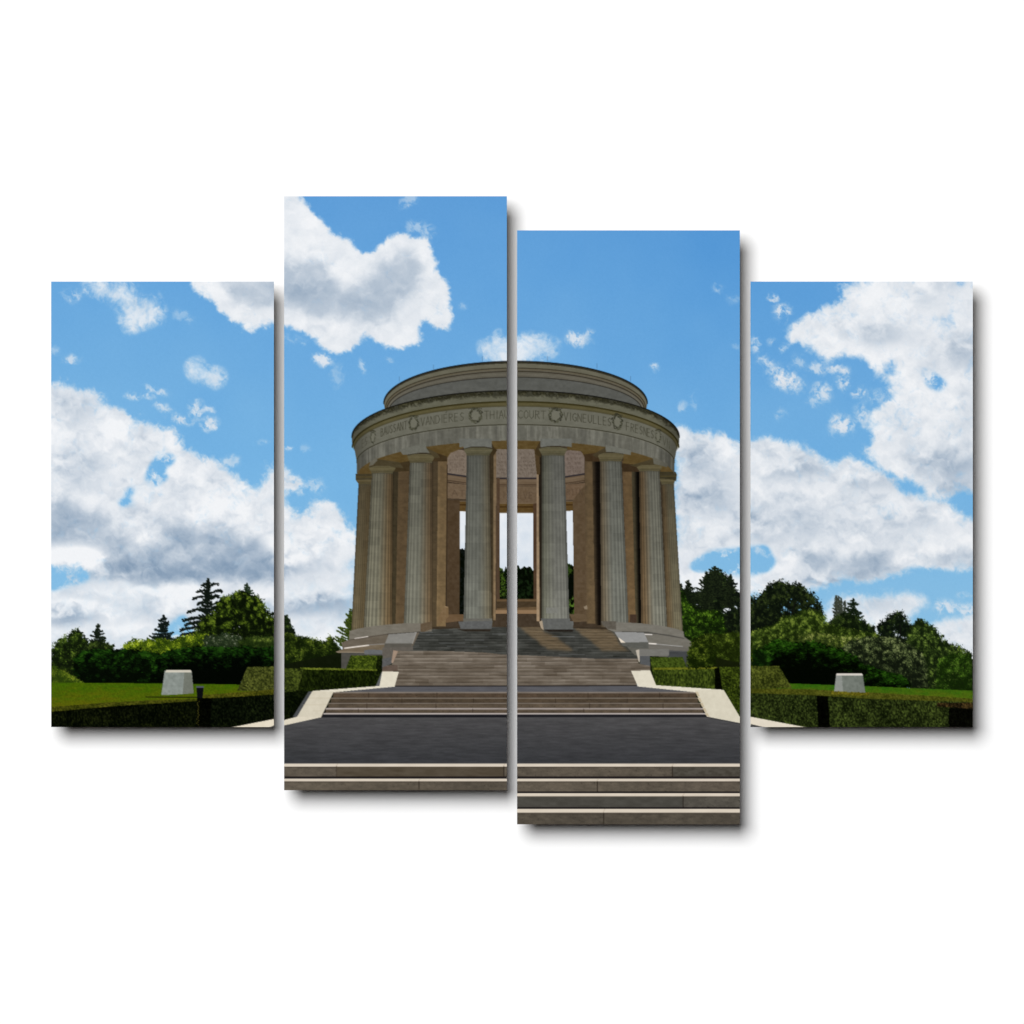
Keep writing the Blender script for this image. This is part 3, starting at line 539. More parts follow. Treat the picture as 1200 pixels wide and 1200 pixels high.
for (xa, ya, xb, yb, b2) in ((524, 555.2, 548, 558.6, 0), (580, 560.6, 630, 560.6, 0), (662, 559, 685, 555.4, 0)):
    poly([(xa, ya), (xb, yb), (xb, yb+9), (xa, ya+9)], (92, 74, 54), K_WALL, 8, 2, 4, seed=605)
    lineseg(xa, ya, xb, yb, 1.9, (36, 32, 36), .95); lineseg(xa, ya+7.6, xb, yb+7.6, 1., (48, 34, 22), .8); lineseg(xa, ya+3, xb, yb+3, .7, (110, 92, 72), .6)
poly([(524, 566), (548, 568), (548, 585), (524, 584)], (94, 76, 56), K_WALL, 9, 2, seed=606)
poly([(580, 570), (630, 570), (630, 590), (580, 590)], (90, 72, 52), K_WALL, 9, 2, seed=607)
poly([(662, 568), (686, 566), (686, 585), (662, 586)], (92, 72, 52), K_WALL, 9, 2, seed=608)
for P in ([(539, 588), (547, 588), (547, 600), (538.5, 599.5)], [(585.5, 590.5), (625.5, 590.5), (625.5, 601.6), (585.5, 601.6)], [(663, 588), (671.5, 588), (671.5, 599.5), (663, 599.5)]):
    poly(P, (84, 62, 28), K_SOFF, 10, 2, 2, seed=610)
    lineseg(P[0][0], P[0][1]+3.5, P[1][0], P[1][1]+3.5, 1.6, (48, 28, 6), .75)
    lineseg(P[0][0], P[0][1]-.6, P[1][0], P[1][1]-.6, .9, (120, 100, 72), .6)
for (x, y, s_) in ((530, 587, 1), (681, 587, 1)):
    for q in range(26): dab(x+r_.normal(0, 3.4), y+abs(r_.normal(0, 3.6)), r_.uniform(.5, 1.1), .5, r_.rand()*3, col((50, 36, 24)) if q % 2 else col((122, 98, 70)), K_WALL)
# openings: printed cloud light and distant trees
def opening(P, ytree, seed, green):
    xs = [p[0] for p in P]; ys = [p[1] for p in P]
    js, isl, X, Y = win(min(xs), min(ys), max(xs), max(ys)); m = inpoly(X, Y, P)
    n = fbm(X, Y, 14, 4, seed, .55)
    c = col((240, 242, 245))-((1-n)*26+np.clip((Y-620)/90, 0, 1)*22)[..., None]*col((1.1, .8, .5))
    put(m, js, isl, c, K_OPEN)
    for q, (yt, g) in enumerate(ytree):
        e = yt+(fbm(X, Y*0+yt, 5, 3, seed+2)-.5)*16+(fbm(X, Y, 2, 2, seed+3)-.5)*4
        mm = m & (Y > e); t = np.clip((fbm(X, Y, 2.6, 3, seed+4+q, .6)-.42)*4, 0, 1)[..., None]
        put(mm, js, isl, col((4, 8, 2))*(1-t)+col(g)*t, K_OPEN)
opening([(539, 599.3), (546.5, 599.5), (546, 721), (538.5, 721)], [(642, (14, 18, 16))], 620, 0)
opening([(585.3, 601.2), (625, 601.2), (625.5, 703), (585.3, 703)], [(664, (20, 34, 14))], 621, 0)
for q in range(120):
    yy = r_.uniform(666, 701); dab(r_.uniform(586, 588+6*min(1, (yy-664)/22)), yy, r_.uniform(.6, 1.3), .6, r_.rand()*3, col((62, 84, 26))*r_.uniform(.3, 1.25), K_OPEN)
opening([(663.5, 599), (671.2, 598.4), (673, 721), (667, 721)], [(658, (44, 66, 18)), (676, (6, 10, 6)), (700, (88, 120, 40))], 622, 0)
lineseg(538.9, 599.4, 546, 599.4, .6, (240, 235, 225), .6)
# piers inside
poly([(524.5, 586), (539, 586), (538.4, 721), (524, 721)], (66, 50, 32), K_WALL, 8, 3, seed=630)
poly([(582, 560), (585.8, 560), (585.5, 703), (581.5, 703)], (70, 52, 36), K_WALL, 6, 3, seed=631)
poly([(624.6, 590), (629, 590), (629, 704), (625.2, 704)], (66, 46, 30), K_WALL, 6, 3, seed=632)
poly([(671.3, 586), (687, 566), (688, 724), (672.8, 721)], (78, 61, 41), K_WALL, 8, 3, seed=633)
# sill and inner steps
poly([(582, 702), (629, 702), (629, 716), (582, 716)], (96, 74, 48), K_BASE, 9, 2, 3, seed=634)
poly([(582, 705), (629, 705), (629, 711), (582, 713)], (66, 52, 34), K_BASE, 9, 2, 2, seed=635)
poly([(580, 715), (630, 715), (630, 719.2), (580, 719.2)], (136, 106, 74), K_BASE, 7, 2, 3, seed=636)
poly([(526, 720), (546, 720), (546, 727), (520, 730)], (100, 76, 50), K_BASE, 8, 2, 3, seed=637)
poly([(667, 719.5), (684, 719.5), (694, 728), (672, 729)], (92, 74, 52), K_BASE, 8, 2, 3, seed=638)

def pier(x0t, x1t, x0b, x1b, yt, yb, cL, cR, seed, rough=9, split=.0, idn=None):
    js, isl, X, Y = win(min(x0t, x0b)-1, yt-1, max(x1t, x1b)+1, yb+1)
    t = (Y-yt)/(yb-yt); xl = x0t+(x0b-x0t)*t; xr = x1t+(x1b-x1t)*t
    m = (X >= xl) & (X < xr) & (Y >= yt) & (Y < yb); u = (X-xl)/(xr-xl)
    n = fbm(X/1.2, Y, 4, 4, seed, .6); crs = (np.abs(((Y-yt)/7.1) % 1.-.5) > .46)
    g = sstep(split-.25, split+.35, u)[..., None]
    c = (col(cL)*(1-g)+col(cR)*g)*(.84+.32*n[..., None])*(.94+.2*t[..., None]) - (crs*3.)[..., None]
    put(m, js, isl, c, idn if idn is not None else K_WALL)
BR = (98, 72, 42)
pier(460, 469, 458.5, 464, 545, 736, (20, 16, 10), (52, 44, 28), 640)
pier(467, 480, 463.5, 474, 538, 736, (78, 62, 40), (74, 58, 37), 641)
pier(506, 515, 505, 513, 536, 735, (26, 19, 12), (64, 52, 34), 642)
pier(513.5, 524.3, 511.5, 522.5, 531, 734, (104, 84, 54), (92, 73, 46), 643)
lineseg(524.2, 545, 522.6, 712, 1.1, (40, 28, 16), .8, K_WALL)
poly([(521, 710), (524.6, 711), (525.8, 713), (525.8, 723), (519, 728), (513, 731.5), (512, 727)], (108, 84, 54), K_WALL, 8, 2, seed=644)
lineseg(521.5, 711, 524.8, 711.4, .9, (146, 120, 86), .8)
pier(574, 578.5, 576, 578.3, 528, 733, (30, 24, 14), (52, 42, 26), 645)
pier(578.3, 581.8, 577.8, 580.6, 526, 727, (96, 80, 54), (104, 84, 58), 646)
pier(628.6, 632, 628.8, 632.5, 552, 728, (112, 94, 70), (124, 102, 76), 647)
pier(631, 636, 632.5, 636, 528, 728, (46, 34, 22), (30, 24, 16), 648)
poly([(626, 526), (632, 526), (633, 556), (629, 556)], (66, 50, 28), K_WALL, 5, seed=649)
pier(685, 698, 687.5, 699, 535, 731, (70, 56, 38), (82, 65, 42), 650)
pier(694, 704, 697.5, 706, 536, 733, (52, 42, 28), (14, 10, 7), 651, split=.25)
poly([(684, 711), (688, 709.4), (688.5, 714), (685, 714)], (122, 106, 84), K_WALL, 8, 2, seed=653)
pier(729, 742, 736, 745.5, 540, 731, (78, 59, 38), (86, 66, 40), 654)
pier(740, 750, 745, 752, 545, 731, (56, 50, 34), (8, 6, 4), 655, split=.4)
poly([(738, 720), (746, 720), (746, 731), (738, 731)], (62, 46, 34), K_WALL, 6, seed=656)

# soffits, then the columns, then the entablature
ring(185.4, 512, 42, 184.4, 520.5, 42, (78, 61, 30), K_SOFF, 8, 2.2, 2, 689)
SO = (84, 66, 32)
poly([(574, 514), (634, 514), (628, 526.5), (580, 526.5)], SO, K_SOFF, 11, 2.2, 2, seed=690)
poly([(574, 515), (580, 526), (583, 527), (578, 535), (572, 530)], (56, 44, 24), K_SOFF, 6, seed=691)
poly([(634, 515), (628, 526), (627, 532), (634, 536)], (58, 45, 24), K_SOFF, 6, seed=692)
poly([(496, 519), (540, 514), (543.5, 524.6), (528, 531), (524, 537), (512, 531.5), (500.6, 525)], SO, K_SOFF, 11, 2.2, 2, seed=693)
poly([(500, 525), (512, 530.8), (524, 535), (524, 541), (506, 541), (503, 531)], (58, 44, 24), K_SOFF, 6, seed=694)
poly([(664, 514), (672, 516), (707, 521), (710, 524), (696, 532), (684, 534), (681.4, 529), (664.8, 527)], SO, K_SOFF, 10, 2.2, 2, seed=695)
poly([(684, 532.5), (696, 531), (703, 531), (703, 541), (686, 541)], (58, 42, 24), K_SOFF, 6, seed=696)
poly([(440, 536), (470, 529), (478, 534), (481, 541), (470, 543), (443, 539)], SO, K_SOFF, 10, 2.2, 2, seed=697)
poly([(460, 545), (470, 542), (481, 540), (480, 552), (462, 553)], (58, 46, 26), K_SOFF, 6, seed=698)
poly([(731, 527), (742, 529), (764, 536), (750, 545), (738, 545), (730, 544)], SO, K_SOFF, 10, 2.2, 2, seed=699)
poly([(729, 543), (740, 544), (749, 545), (750, 553), (728, 553)], (54, 40, 24), K_SOFF, 6, seed=700)
poly([(419, 552), (434, 544), (437, 556), (419, 557)], SO, K_SOFF, 8, seed=701)
poly([(774, 544), (790, 550), (790, 554), (774, 556)], SO, K_SOFF, 8, seed=702)

poly([(427, 543), (441, 538), (441, 551), (427, 553)], SO, K_SOFF, 8, seed=703)
poly([(764, 535), (783, 546), (783, 553), (764, 549)], SO, K_SOFF, 8, seed=704)
def column(xt0, xt1, yt, xb0, xb1, yb, cL, cR, light, seed, nfl=10.5, mix=(.3, .9), cap=None, lo=None, eraw=(86, 78, 52), flk=1.):
    kc = kind('column', K_ROT)
    js, isl, X, Y = win(min(xt0, xb0)-2, yt-14, max(xt1, xb1)+2, yb+1)
    t = np.clip((Y-yt)/(yb-yt), 0, 1); xl = xt0+(xb0-xt0)*t; xr = xt1+(xb1-xt1)*t
    bowl = 0.
    m = (X >= xl) & (X < xr) & (Y >= yt-1) & (Y < yb)
    u = np.clip((X-xl)/(xr-xl)*2-1, -1, 1); th = np.arcsin(u)
    f = (th/PI*nfl) % 1.
    fl = np.abs(f-.5)*2                                    # 1 at arrises, 0 in the flute
    n = fbm(X/1.3, Y/1.5, 3.6, 4, seed, .6); drum = np.floor((Y-yt)/9.3); dn = hsh(drum.astype(np.int64)+0*X.astype(np.int64), 0*drum.astype(np.int64)+(X*0+(u > 0)*3).astype(np.int64), seed+3)
    jn = (np.abs(((Y-yt)/9.3) % 1.-.5) > .465)
    str_ = fbm(X, Y/14, 1.5, 3, seed+8)
    g = sstep(mix[0]*2-1, mix[1]*2-1, u)[..., None]
    c = col(cL)*(1-g)+col(cR)*g
    c = c*(.84+.3*t[..., None])
    c = c*1.09
    v = .85+.14*n+.09*(dn-.5)+(str_-.5)*.12+(sstep(.45, .95, fl)*.20-.17*sstep(.5, 1., 1-fl))*(.45+.55*np.abs(u)**1.2+.2*t)*flk
    v = v*(1-.26*sstep(.72, 1.0, np.abs(u)))-jn*.035
    c = c*v[..., None]+light*np.exp(-((u+.35)/.4)**2)[..., None]*7
    put(m, js, isl, c, kc)
    # joint ring under the capital
    wd = xt1-xt0; cx_ = (xt0+xt1)/2
    if cap:
        e0, e1, ey0, ey1 = cap                              # echinus top width and heights
        P = [(e0, ey0+1.2), (e0+.6, ey0), (cx_-wd*.3, ey0-1.6), (cx_, ey0-2.1), (cx_+wd*.3, ey0-1.6), (e1-.6, ey0), (e1, ey0+1.2), (e1-.8, ey0+3), (xt1+.2, ey1), (xt1, ey1+1.5), (cx_, ey1+.4), (xt0, ey1+1.5), (xt0-.2, ey1), (e0+.8, ey0+3)]
        kk = kind('capital', K_ROT)
        poly(P, eraw, kk, 7, 2, 1.6, seed=seed+20)
        lineseg(e0+1, ey0+.1, cx_-wd*.3, ey0-1.6, .9, (40, 36, 26), .8); lineseg(cx_-wd*.3, ey0-1.6, cx_+wd*.3, ey0-1.6, .9, (40, 36, 26), .8); lineseg(cx_+wd*.3, ey0-1.6, e1-1, ey0+.1, .9, (40, 36, 26), .8)
        lineseg(e0+1.5, ey0+2.4, e1-1.5, ey0+2.4, 1.2, (108, 98, 68), .4)
        lineseg(xt0, ey1-.6, xt1, ey1-.6, .8, (58, 54, 38), .7); lineseg(xt0, ey1+1.2, xt1, ey1+1.2, .6, (60, 58, 46), .7)
        for q in range(9):
            xx = xt0+(q+.5)*wd/9; lineseg(xx, ey1+1.4, xx, ey1+3.4, .6, (58, 58, 48), .45)
G1 = (92, 92, 80); 
# outer ones first
column(420, 436, 568, 411.5, 428, 744, (84, 74, 52), (78, 66, 44), .2, 720, cap=(416.8, 436, 560.6, 566.5), eraw=(80, 70, 44))
column(775.3, 789.8, 568, 781.5, 800.5, 744, (86, 70, 46), (90, 84, 64), .1, 721, mix=(.1, .6), cap=(773, 791.8, 560.6, 566.5), eraw=(84, 76, 50))
column(435.5, 460.3, 555, 426, 459.5, 741, (100, 97, 80), (92, 74, 48), .4, 722, mix=(.4, .95), cap=(432, 463.6, 547, 553.5))
column(749, 773, 552, 751.5, 782, 741, (90, 72, 48), (99, 98, 86), .3, 723, mix=(.1, .55), cap=(745.6, 776.4, 545.2, 551))
column(480.3, 506.3, 543, 473, 506.5, 738, (98, 97, 84), (94, 76, 52), .5, 724, flk=.75, mix=(.45, .98), cap=(477, 510, 533.2, 541))
column(703, 728.3, 541, 704.6, 736.8, 735, (94, 82, 62), (96, 97, 88), .3, 725, flk=.8, mix=(.0, .5), cap=(700, 731.4, 532, 539.5))
column(547, 573.4, 534, 543.2, 576.3, 728, (92, 93, 84), (96, 86, 64), .4, 726, flk=.5, mix=(.5, 1.1), cap=(543.4, 577.4, 525.6, 532.6), eraw=(82, 78, 56))
column(635, 661.6, 534, 635, 667.3, 728, (90, 90, 76), (98, 98, 90), .4, 727, flk=.5, mix=(.0, .6), cap=(631.4, 664.8, 525, 532.6), eraw=(84, 79, 56))
# base rings
poly([(409.6, 739.5), (420, 736.6), (435, 734), (455, 731.8), (473, 730.5), (493, 730.5), (506, 731), (506, 740), (492, 740.6), (454, 743), (432, 745.6), (420, 747.8), (409, 750)], (110, 104, 92), K_BASE, 10, 2.4, 2.5, seed=660)
poly([(400, 753.5), (408, 749.8), (432, 745.6), (455, 742.6), (492, 740.3), (484, 757), (451, 755), (430, 757), (402, 761)], (98, 88, 74), K_BASE, 9, 2.4, 3, seed=661)
poly([(394, 763.6), (404, 759.6), (430, 756.5), (452, 754.5), (484, 756), (466, 765), (449, 764), (427, 765.5), (396, 765.2)], (108, 94, 74), K_BASE, 8, 2.4, 3, seed=662)
poly([(400, 765), (449, 763), (449, 784), (440, 784), (400, 784)], (72, 70, 64), K_BASE, 7, 3, seed=663)
lineseg(394, 764, 430, 764.6, 1., (150, 134, 112), .8)
lineseg(416, 748.4, 431, 746, 1.2, (216, 206, 196), .95); lineseg(404, 759.6, 432, 756.1, 1.5, (222, 212, 200), .95); lineseg(431, 756, 452, 754.4, .8, (150, 150, 150), .7)
lineseg(409, 750, 454, 743.2, .7, (50, 44, 38), .6); lineseg(454, 743.2, 492, 740.6, .9, (40, 38, 36), .8)
poly([(427, 762), (434, 761), (449, 762), (449, 767), (427, 767)], (96, 98, 100), K_BASE, 6, 2, seed=664)
poly([(448, 759.5), (452, 757.5), (484, 757), (484, 762), (466, 763.2), (461, 777), (448, 781)], (92, 86, 78), K_BASE, 8, 2, seed=665)
poly([(461, 762), (466.4, 763), (460.6, 777), (458.5, 777)], (152, 128, 108), K_BASE, 6, seed=666)
poly([(448, 772), (459, 770), (459, 778), (448, 782)], (84, 84, 84), K_BASE, 10, 1.5, seed=667)
poly([(451, 754.3), (455.5, 743.4), (488, 740.8), (483, 754.3)], (125, 123, 117), K_BASE, 7, 2.5, 2, seed=668)
poly([(451, 754), (483.2, 754), (482, 758), (450, 759)], (84, 80, 72), K_BASE, 7, 2, 2, seed=669)
lineseg(488, 741, 483.4, 754, .8, (170, 168, 164), .7)
# right
poly([(716, 737), (770, 739), (802, 746), (810, 752), (811, 764), (784, 770), (744, 768)], (90, 88, 80), K_BASE, 6, 3, seed=659)
poly([(706, 731), (713, 729), (735, 729.5), (752, 730.5), (770, 732.5), (784, 735), (793, 737), (801, 740), (802, 748), (785, 743.8), (760, 741), (735, 740), (720, 740.4), (712, 737.5)], (112, 108, 98), K_BASE, 9, 2.4, 2.5, seed=670)
poly([(754, 742), (780, 744), (802, 747.6), (809.5, 751.6), (810, 758.5), (800, 758), (760, 754.5)], (108, 104, 94), K_BASE, 7, 2.4, 3, seed=671)
poly([(757, 753.6), (800, 757.4), (813.5, 760.2), (810, 763.2), (784, 762.6), (784, 769), (749, 769), (749, 760), (760, 759)], (102, 98, 90), K_BASE, 7, 2.4, 3, seed=672)
poly([(783, 762.8), (810.5, 763), (810, 782), (796, 782), (783, 772)], (62, 64, 66), K_BASE, 7, 3, 3, seed=673)
lineseg(720, 740.6, 760, 741, 1., (44, 42, 40), .8); lineseg(760, 741, 801.5, 748, .9, (50, 48, 46), .7)
lineseg(755, 743.4, 764, 743.7, 1.1, (216, 210, 204), .95); lineseg(760, 754, 769, 754.6, 1.5, (224, 216, 206), .95); lineseg(769, 754.8, 800, 757.6, .8, (170, 170, 168), .8)
poly([(784, 762), (810, 763), (810, 764.2), (784, 763.4)], (78, 78, 78), K_BASE, 4, seed=674)
poly([(720, 740.4), (754.5, 741.2), (760, 752.8), (728, 753.4)], (137, 137, 135), K_BASE, 6, 2.5, 2, seed=675)
poly([(728, 753), (760, 752.4), (760, 760), (747, 760), (730, 757)], (84, 84, 78), K_BASE, 7, 2, 2, seed=676)
poly([(724.5, 747), (727, 748.5), (733, 753), (727.6, 753.2)], (218, 204, 184), K_BASE, 4, seed=677)
poly([(749, 761), (784, 760.4), (784, 768.2), (749.5, 769)], (110, 108, 102), K_BASE, 6, 2, 2, seed=678)
poly([(749.5, 769), (761.5, 769), (762, 780.5), (750, 778)], (80, 82, 84), K_BASE, 6, 2, 2, seed=679)
poly([(745, 762), (749, 761), (749.8, 776), (748.6, 776)], (180, 170, 154), K_BASE, 5, seed=680)

# feet of the inner and second columns
poly([(543, 725), (577, 725), (577, 729.5), (543, 729.5)], (96, 94, 86), K_BASE, 7, 2, seed=730)
poly([(537, 728.4), (577.3, 727.6), (576, 737.4), (540, 737.4)], (88, 89, 88), K_BASE, 10, 2.2, seed=731)
poly([(535, 737.2), (576, 737.2), (574, 740), (545, 740)], (44, 38, 30), K_ST1, 6, seed=732)
poly([(634, 725), (668, 725), (668, 727.8), (672, 728), (671.6, 738), (637, 738), (635, 729)], (90, 91, 88), K_BASE, 10, 2.2, seed=733)
poly([(631.8, 728.6), (635.4, 727), (637.2, 738.6), (634, 736)], (162, 144, 120), K_BASE, 7, 2, seed=734)
poly([(638, 737.8), (672, 737.8), (671, 740.6), (644, 740.6)], (38, 33, 28), K_ST1, 6, seed=735)
poly([(673-200+20, 731), (506.3, 728), (506.4, 737), (497, 740.5), (493, 740.5)], (92, 76, 56), K_BASE, 8, 2, seed=736)
poly([(704.6, 728), (722, 728), (722, 738), (712, 737), (705.5, 732)], (88, 82, 72), K_BASE, 12, 1.8, seed=737)
poly([(640, 712), (654, 711.8), (654, 718.5), (640, 718.7)], (116, 116, 108), None, 8, 1.3, seed=738)
# abaci
def abacus(P, c, seed):
    kk = kind('abacus', K_ROT); poly(P, c, kk, 7, 2.2, 2, seed=seed)
    xs = [p[0] for p in P]
GA = (104, 104, 94)
abacus([(416.6, 555.4), (436, 555.4), (436, 562), (417, 562.4)], (62, 54, 34), 740)
abacus([(773, 553), (791.6, 552.8), (793.2, 556), (792.4, 564), (788, 562), (773, 561)], (56, 50, 32), 741)
lineseg(417, 559, 436, 559, .8, (96, 80, 36), .6); lineseg(774, 558, 792, 558, .8, (90, 78, 38), .6)
abacus([(436, 545.4), (441.6, 538), (468, 541.6), (473, 548.6), (463.4, 548), (458, 546.2), (440, 545.4)], (66, 57, 36), 742)
abacus([(738, 545.4), (765.4, 537.8), (767, 544), (768, 545), (752, 544.6), (746, 547.6)], (66, 57, 36), 743)
abacus([(499, 524.2), (512, 530.8), (515.6, 536.2), (509.6, 537), (505, 532), (500, 530.6)], (68, 58, 36), 744)
abacus([(694, 533), (709.6, 524.2), (711, 530), (703, 531.4), (699.6, 536.4)], (66, 56, 36), 745)
abacus([(538.5, 515), (576, 515), (576.6, 524.8), (568, 523.4), (552, 523.4), (544, 525.6)], (98, 100, 94), 746)
abacus([(632.8, 515), (669.8, 515), (670, 524), (660, 522.4), (645, 521.8), (634, 524.4)], (98, 98, 90), 747)

# attic ring
ring(154.5, 423, 49.5, 148, 466, 42, (88, 84, 72), K_ATTIC, 7, 2.6, 3, 765)
ring(148, 442, 39, 147, 470, 34, (82, 83, 78), K_ATTIC, 8, 3.4, 1.4, 766)
ring(154.5, 423, 49.5, 154, 426.2, 49, (46, 44, 32), K_ATTIC, 9, 1.4, 2, 767)
ring(154, 426, 49, 152.6, 431.2, 47.5, (96, 93, 76), K_ATTIC, 6, 2.6, 4, 768)
arcline(152.4, 431.4, 47, 1.1, (46, 40, 26), .85); arcline(151.6, 433, 46, 1., (96, 84, 56), .5); arcline(150.8, 435.2, 45, 1.2, (44, 38, 26), .85)
arcline(149.6, 438.5, 42.5, 1.6, (104, 100, 86), .35); arcline(148.4, 442, 39.5, .9, (36, 34, 28), .9)
arcline(154.5, 423.3, 49.5, 1.2, (14, 14, 12), .9)
# entablature
ring(186, 497.5, 44.5, 186.3, 516.4, 42, (94, 93, 83), K_ARCH, 8, 3., 1.2, 750)
js, isl, X, Y = win(415, 495, 795, 556)          # weather streaks on the architrave
m = (ID[js, isl] == K_ARCH); th = np.arcsin(np.clip((X-CX)/187, -1, 1)); st = fbm(th*150+0*Y, Y/12, 4.5, 4, 751, .62)
put(m, js, isl, C[js, isl]*(.74+.5*st[..., None])+((st > .6)*5)[..., None], None)
for (x0_, x1_, yb_) in ((538, 576.3, 524), (633, 669.8, 523.6)):
    poly([(x0_, 514), (x1_, 514), (x1_+.3, yb_), (x1_-12, yb_-1), (x0_+12, yb_-1), (x0_+.4, yb_)], (98, 99, 92), K_ARCH, 8, 2.2, 1.5, seed=752)
poly([(468, 527), (498.6, 519), (499.6, 525), (503.6, 530.8), (494, 530.2), (478, 532.6), (472, 533)], (98, 98, 88), K_ARCH, 7, 2.2, seed=753)
poly([(709.4, 521), (739.6, 528), (739.2, 533.2), (728, 531.4), (716, 529.4), (710, 529.8)], (100, 100, 90), K_ARCH, 7, 2.2, seed=754)
poly([(765, 535), (783, 544), (781.4, 547.8), (775, 545.6), (766, 543.6)], (92, 90, 78), K_ARCH, 6, 2.2, seed=755)
poly([(442.4, 535), (434, 541), (432.4, 546.4), (437, 545), (442, 540)], (96, 93, 80), K_ARCH, 6, 2.2, seed=756)
ring(189.5, 470.5, 52, 186, 497.5, 44.5, (98, 97, 84), K_FRIEZE, 7, 3.2, 2.2, 757)
# drum edge shading comes from the print itself
ring(191.6, 462, 54, 189, 476.4, 51, (78, 72, 44), K_CORN, 7, 2.4, 4, 758)
ring(192, 458, 54.5, 191.3, 470.4, 53.3, (92, 91, 74), K_CORN, 8, 2.6, 3, 759)
arcline(191.3, 470.7, 53.2, 1.5, (46, 40, 12), .85); arcline(190.3, 473.4, 52, 1.6, (92, 84, 50), .45); arcline(189.2, 476.2, 51, .9, (66, 62, 44), .6)
arcline(186.2, 497.6, 44.5, 1., (44, 42, 28), .9); arcline(186.2, 498.8, 44.4, .7, (122, 120, 104), .35)
js, isl, X, Y = win(408, 455, 800, 520)          # moss on the cornice edge
y0_ = arc(X, 512.5, 192, 54.5); d = Y-y0_
mo = fbm(X/1.2, Y, 3.4, 4, 760, .65)
a = np.clip((1-sstep(3.2, 7.6, d+(mo-.5)*9)), 0, 1)*(d > -.2)*(np.abs(X-CX) < 192)*(.55+.45*(mo > .45))
put(a > .02, js, isl, (col((26, 25, 14))+((mo-.4)*70)[..., None]*col((1, .95, .6))), K_CORN, np.clip(a, 0, 1)*.9)
arcline(192, 458.2, 54.5, 1.1, (18, 17, 14), .9)
# cornice in front of the foot of the attic
js, isl, X, Y = win(440, 454, 770, 500)
y0_ = arc(X, 512.5, 192, 54.5); d = Y-y0_
mo = fbm(X/1.2, Y, 3.2, 4, 760, .65)
m = (d > -.6) & (d < 13.)
cc = col((92, 91, 74))+((fbm(X/3, Y, 2.6, 3, 761)-.5)*16)[..., None]
a = np.clip(1-sstep(3.2, 7.6, d+(mo-.5)*9), 0, 1)*(.55+.45*(mo > .42))
cc = cc*(1-a[..., None]*.9)+(col((26, 25, 14))+((mo-.4)*80)[..., None]*col((1, .95, .6)))*a[..., None]*.9
m &= d < 11.8
put(m, js, isl, cc, K_CORN)
arcline(192, 457.8, 54.5, 1.2, (14, 13, 10), .9, -.95, .95)
# left and right falls of the cornice profile
arcline(191.3, 470.7, 53.2, 1.5, (46, 40, 12), .85)
js, isl, X, Y = win(411, 456, 798, 560)          # stone at the turning edges prints darker
idw = ID[js, isl]; m = np.isin(idw, [K_ARCH, K_FRIEZE, K_CORN]); u = np.abs(X-CX)/188.
put(m, js, isl, C[js, isl]*(1-.22*sstep(.86, 1.0, u)+0*Y)[..., None], None)
for x, y in ((468, 441.5), (508, 427.5), (565.3, 417.6), (641.6, 417.6), (699.5, 426), (739, 441)): lineseg(x, y, x, y+5.5, .5, (58, 78, 100), .6, K_ROD)

# lettering cut in the frieze
GL = {'A': [(0, 0, .5, 1), (.5, 1, 1, 0), (.2, .38, .8, .38)], 'B': [(0, 0, 0, 1), (0, 1, .7, .9), (.7, .9, .7, .6), (.7, .6, 0, .52), (.7, .5, .85, .25), (.85, .25, .6, 0), (.6, 0, 0, 0)],
      'C': [(.95, .85, .6, 1), (.6, 1, .15, .8), (.15, .8, .05, .5), (.05, .5, .15, .2), (.15, .2, .6, 0), (.6, 0, .95, .15)], 'D': [(0, 0, 0, 1), (0, 1, .6, .95), (.6, .95, .95, .5), (.95, .5, .6, .05), (.6, .05, 0, 0)],
      'E': [(0, 0, 0, 1), (0, 1, .7, 1), (0, .52, .6, .52), (0, 0, .7, 0)], 'F': [(0, 0, 0, 1), (0, 1, .7, 1), (0, .52, .6, .52)],
      'G': [(.9, .85, .6, 1), (.6, 1, .15, .8), (.15, .8, .05, .5), (.05, .5, .15, .2), (.15, .2, .6, 0), (.6, 0, .9, .12), (.9, .12, .9, .45), (.9, .45, .6, .45)],
      'H': [(0, 0, 0, 1), (.85, 0, .85, 1), (0, .5, .85, .5)], 'I': [(.25, 0, .25, 1)], 'L': [(0, 1, 0, 0), (0, 0, .7, 0)], 'M': [(0, 0, .1, 1), (.1, 1, .5, .2), (.5, .2, .9, 1), (.9, 1, 1, 0)], 'N': [(0, 0, 0, 1), (0, 1, .85, 0), (.85, 0, .85, 1)],
      'O': [(.5, 0, .1, .25), (.1, .25, .1, .75), (.1, .75, .5, 1), (.5, 1, .9, .75), (.9, .75, .9, .25), (.9, .25, .5, 0)],
      'R': [(0, 0, 0, 1), (0, 1, .7, .92), (.7, .92, .7, .6), (.7, .6, 0, .5), (.3, .5, .85, 0)], 'S': [(.8, .88, .4, 1), (.4, 1, .1, .8), (.1, .8, .25, .55), (.25, .55, .7, .42), (.7, .42, .75, .18), (.75, .18, .4, 0), (.4, 0, .05, .1)],
      'T': [(.45, 0, .45, 1), (0, 1, .9, 1)], 'U': [(0, 1, .02, .25), (.02, .25, .4, 0), (.4, 0, .8, .25), (.8, .25, .82, 1)], 'V': [(0, 1, .45, 0), (.45, 0, .9, 1)], "'": [(.3, 1.15, .6, 1.35)]}
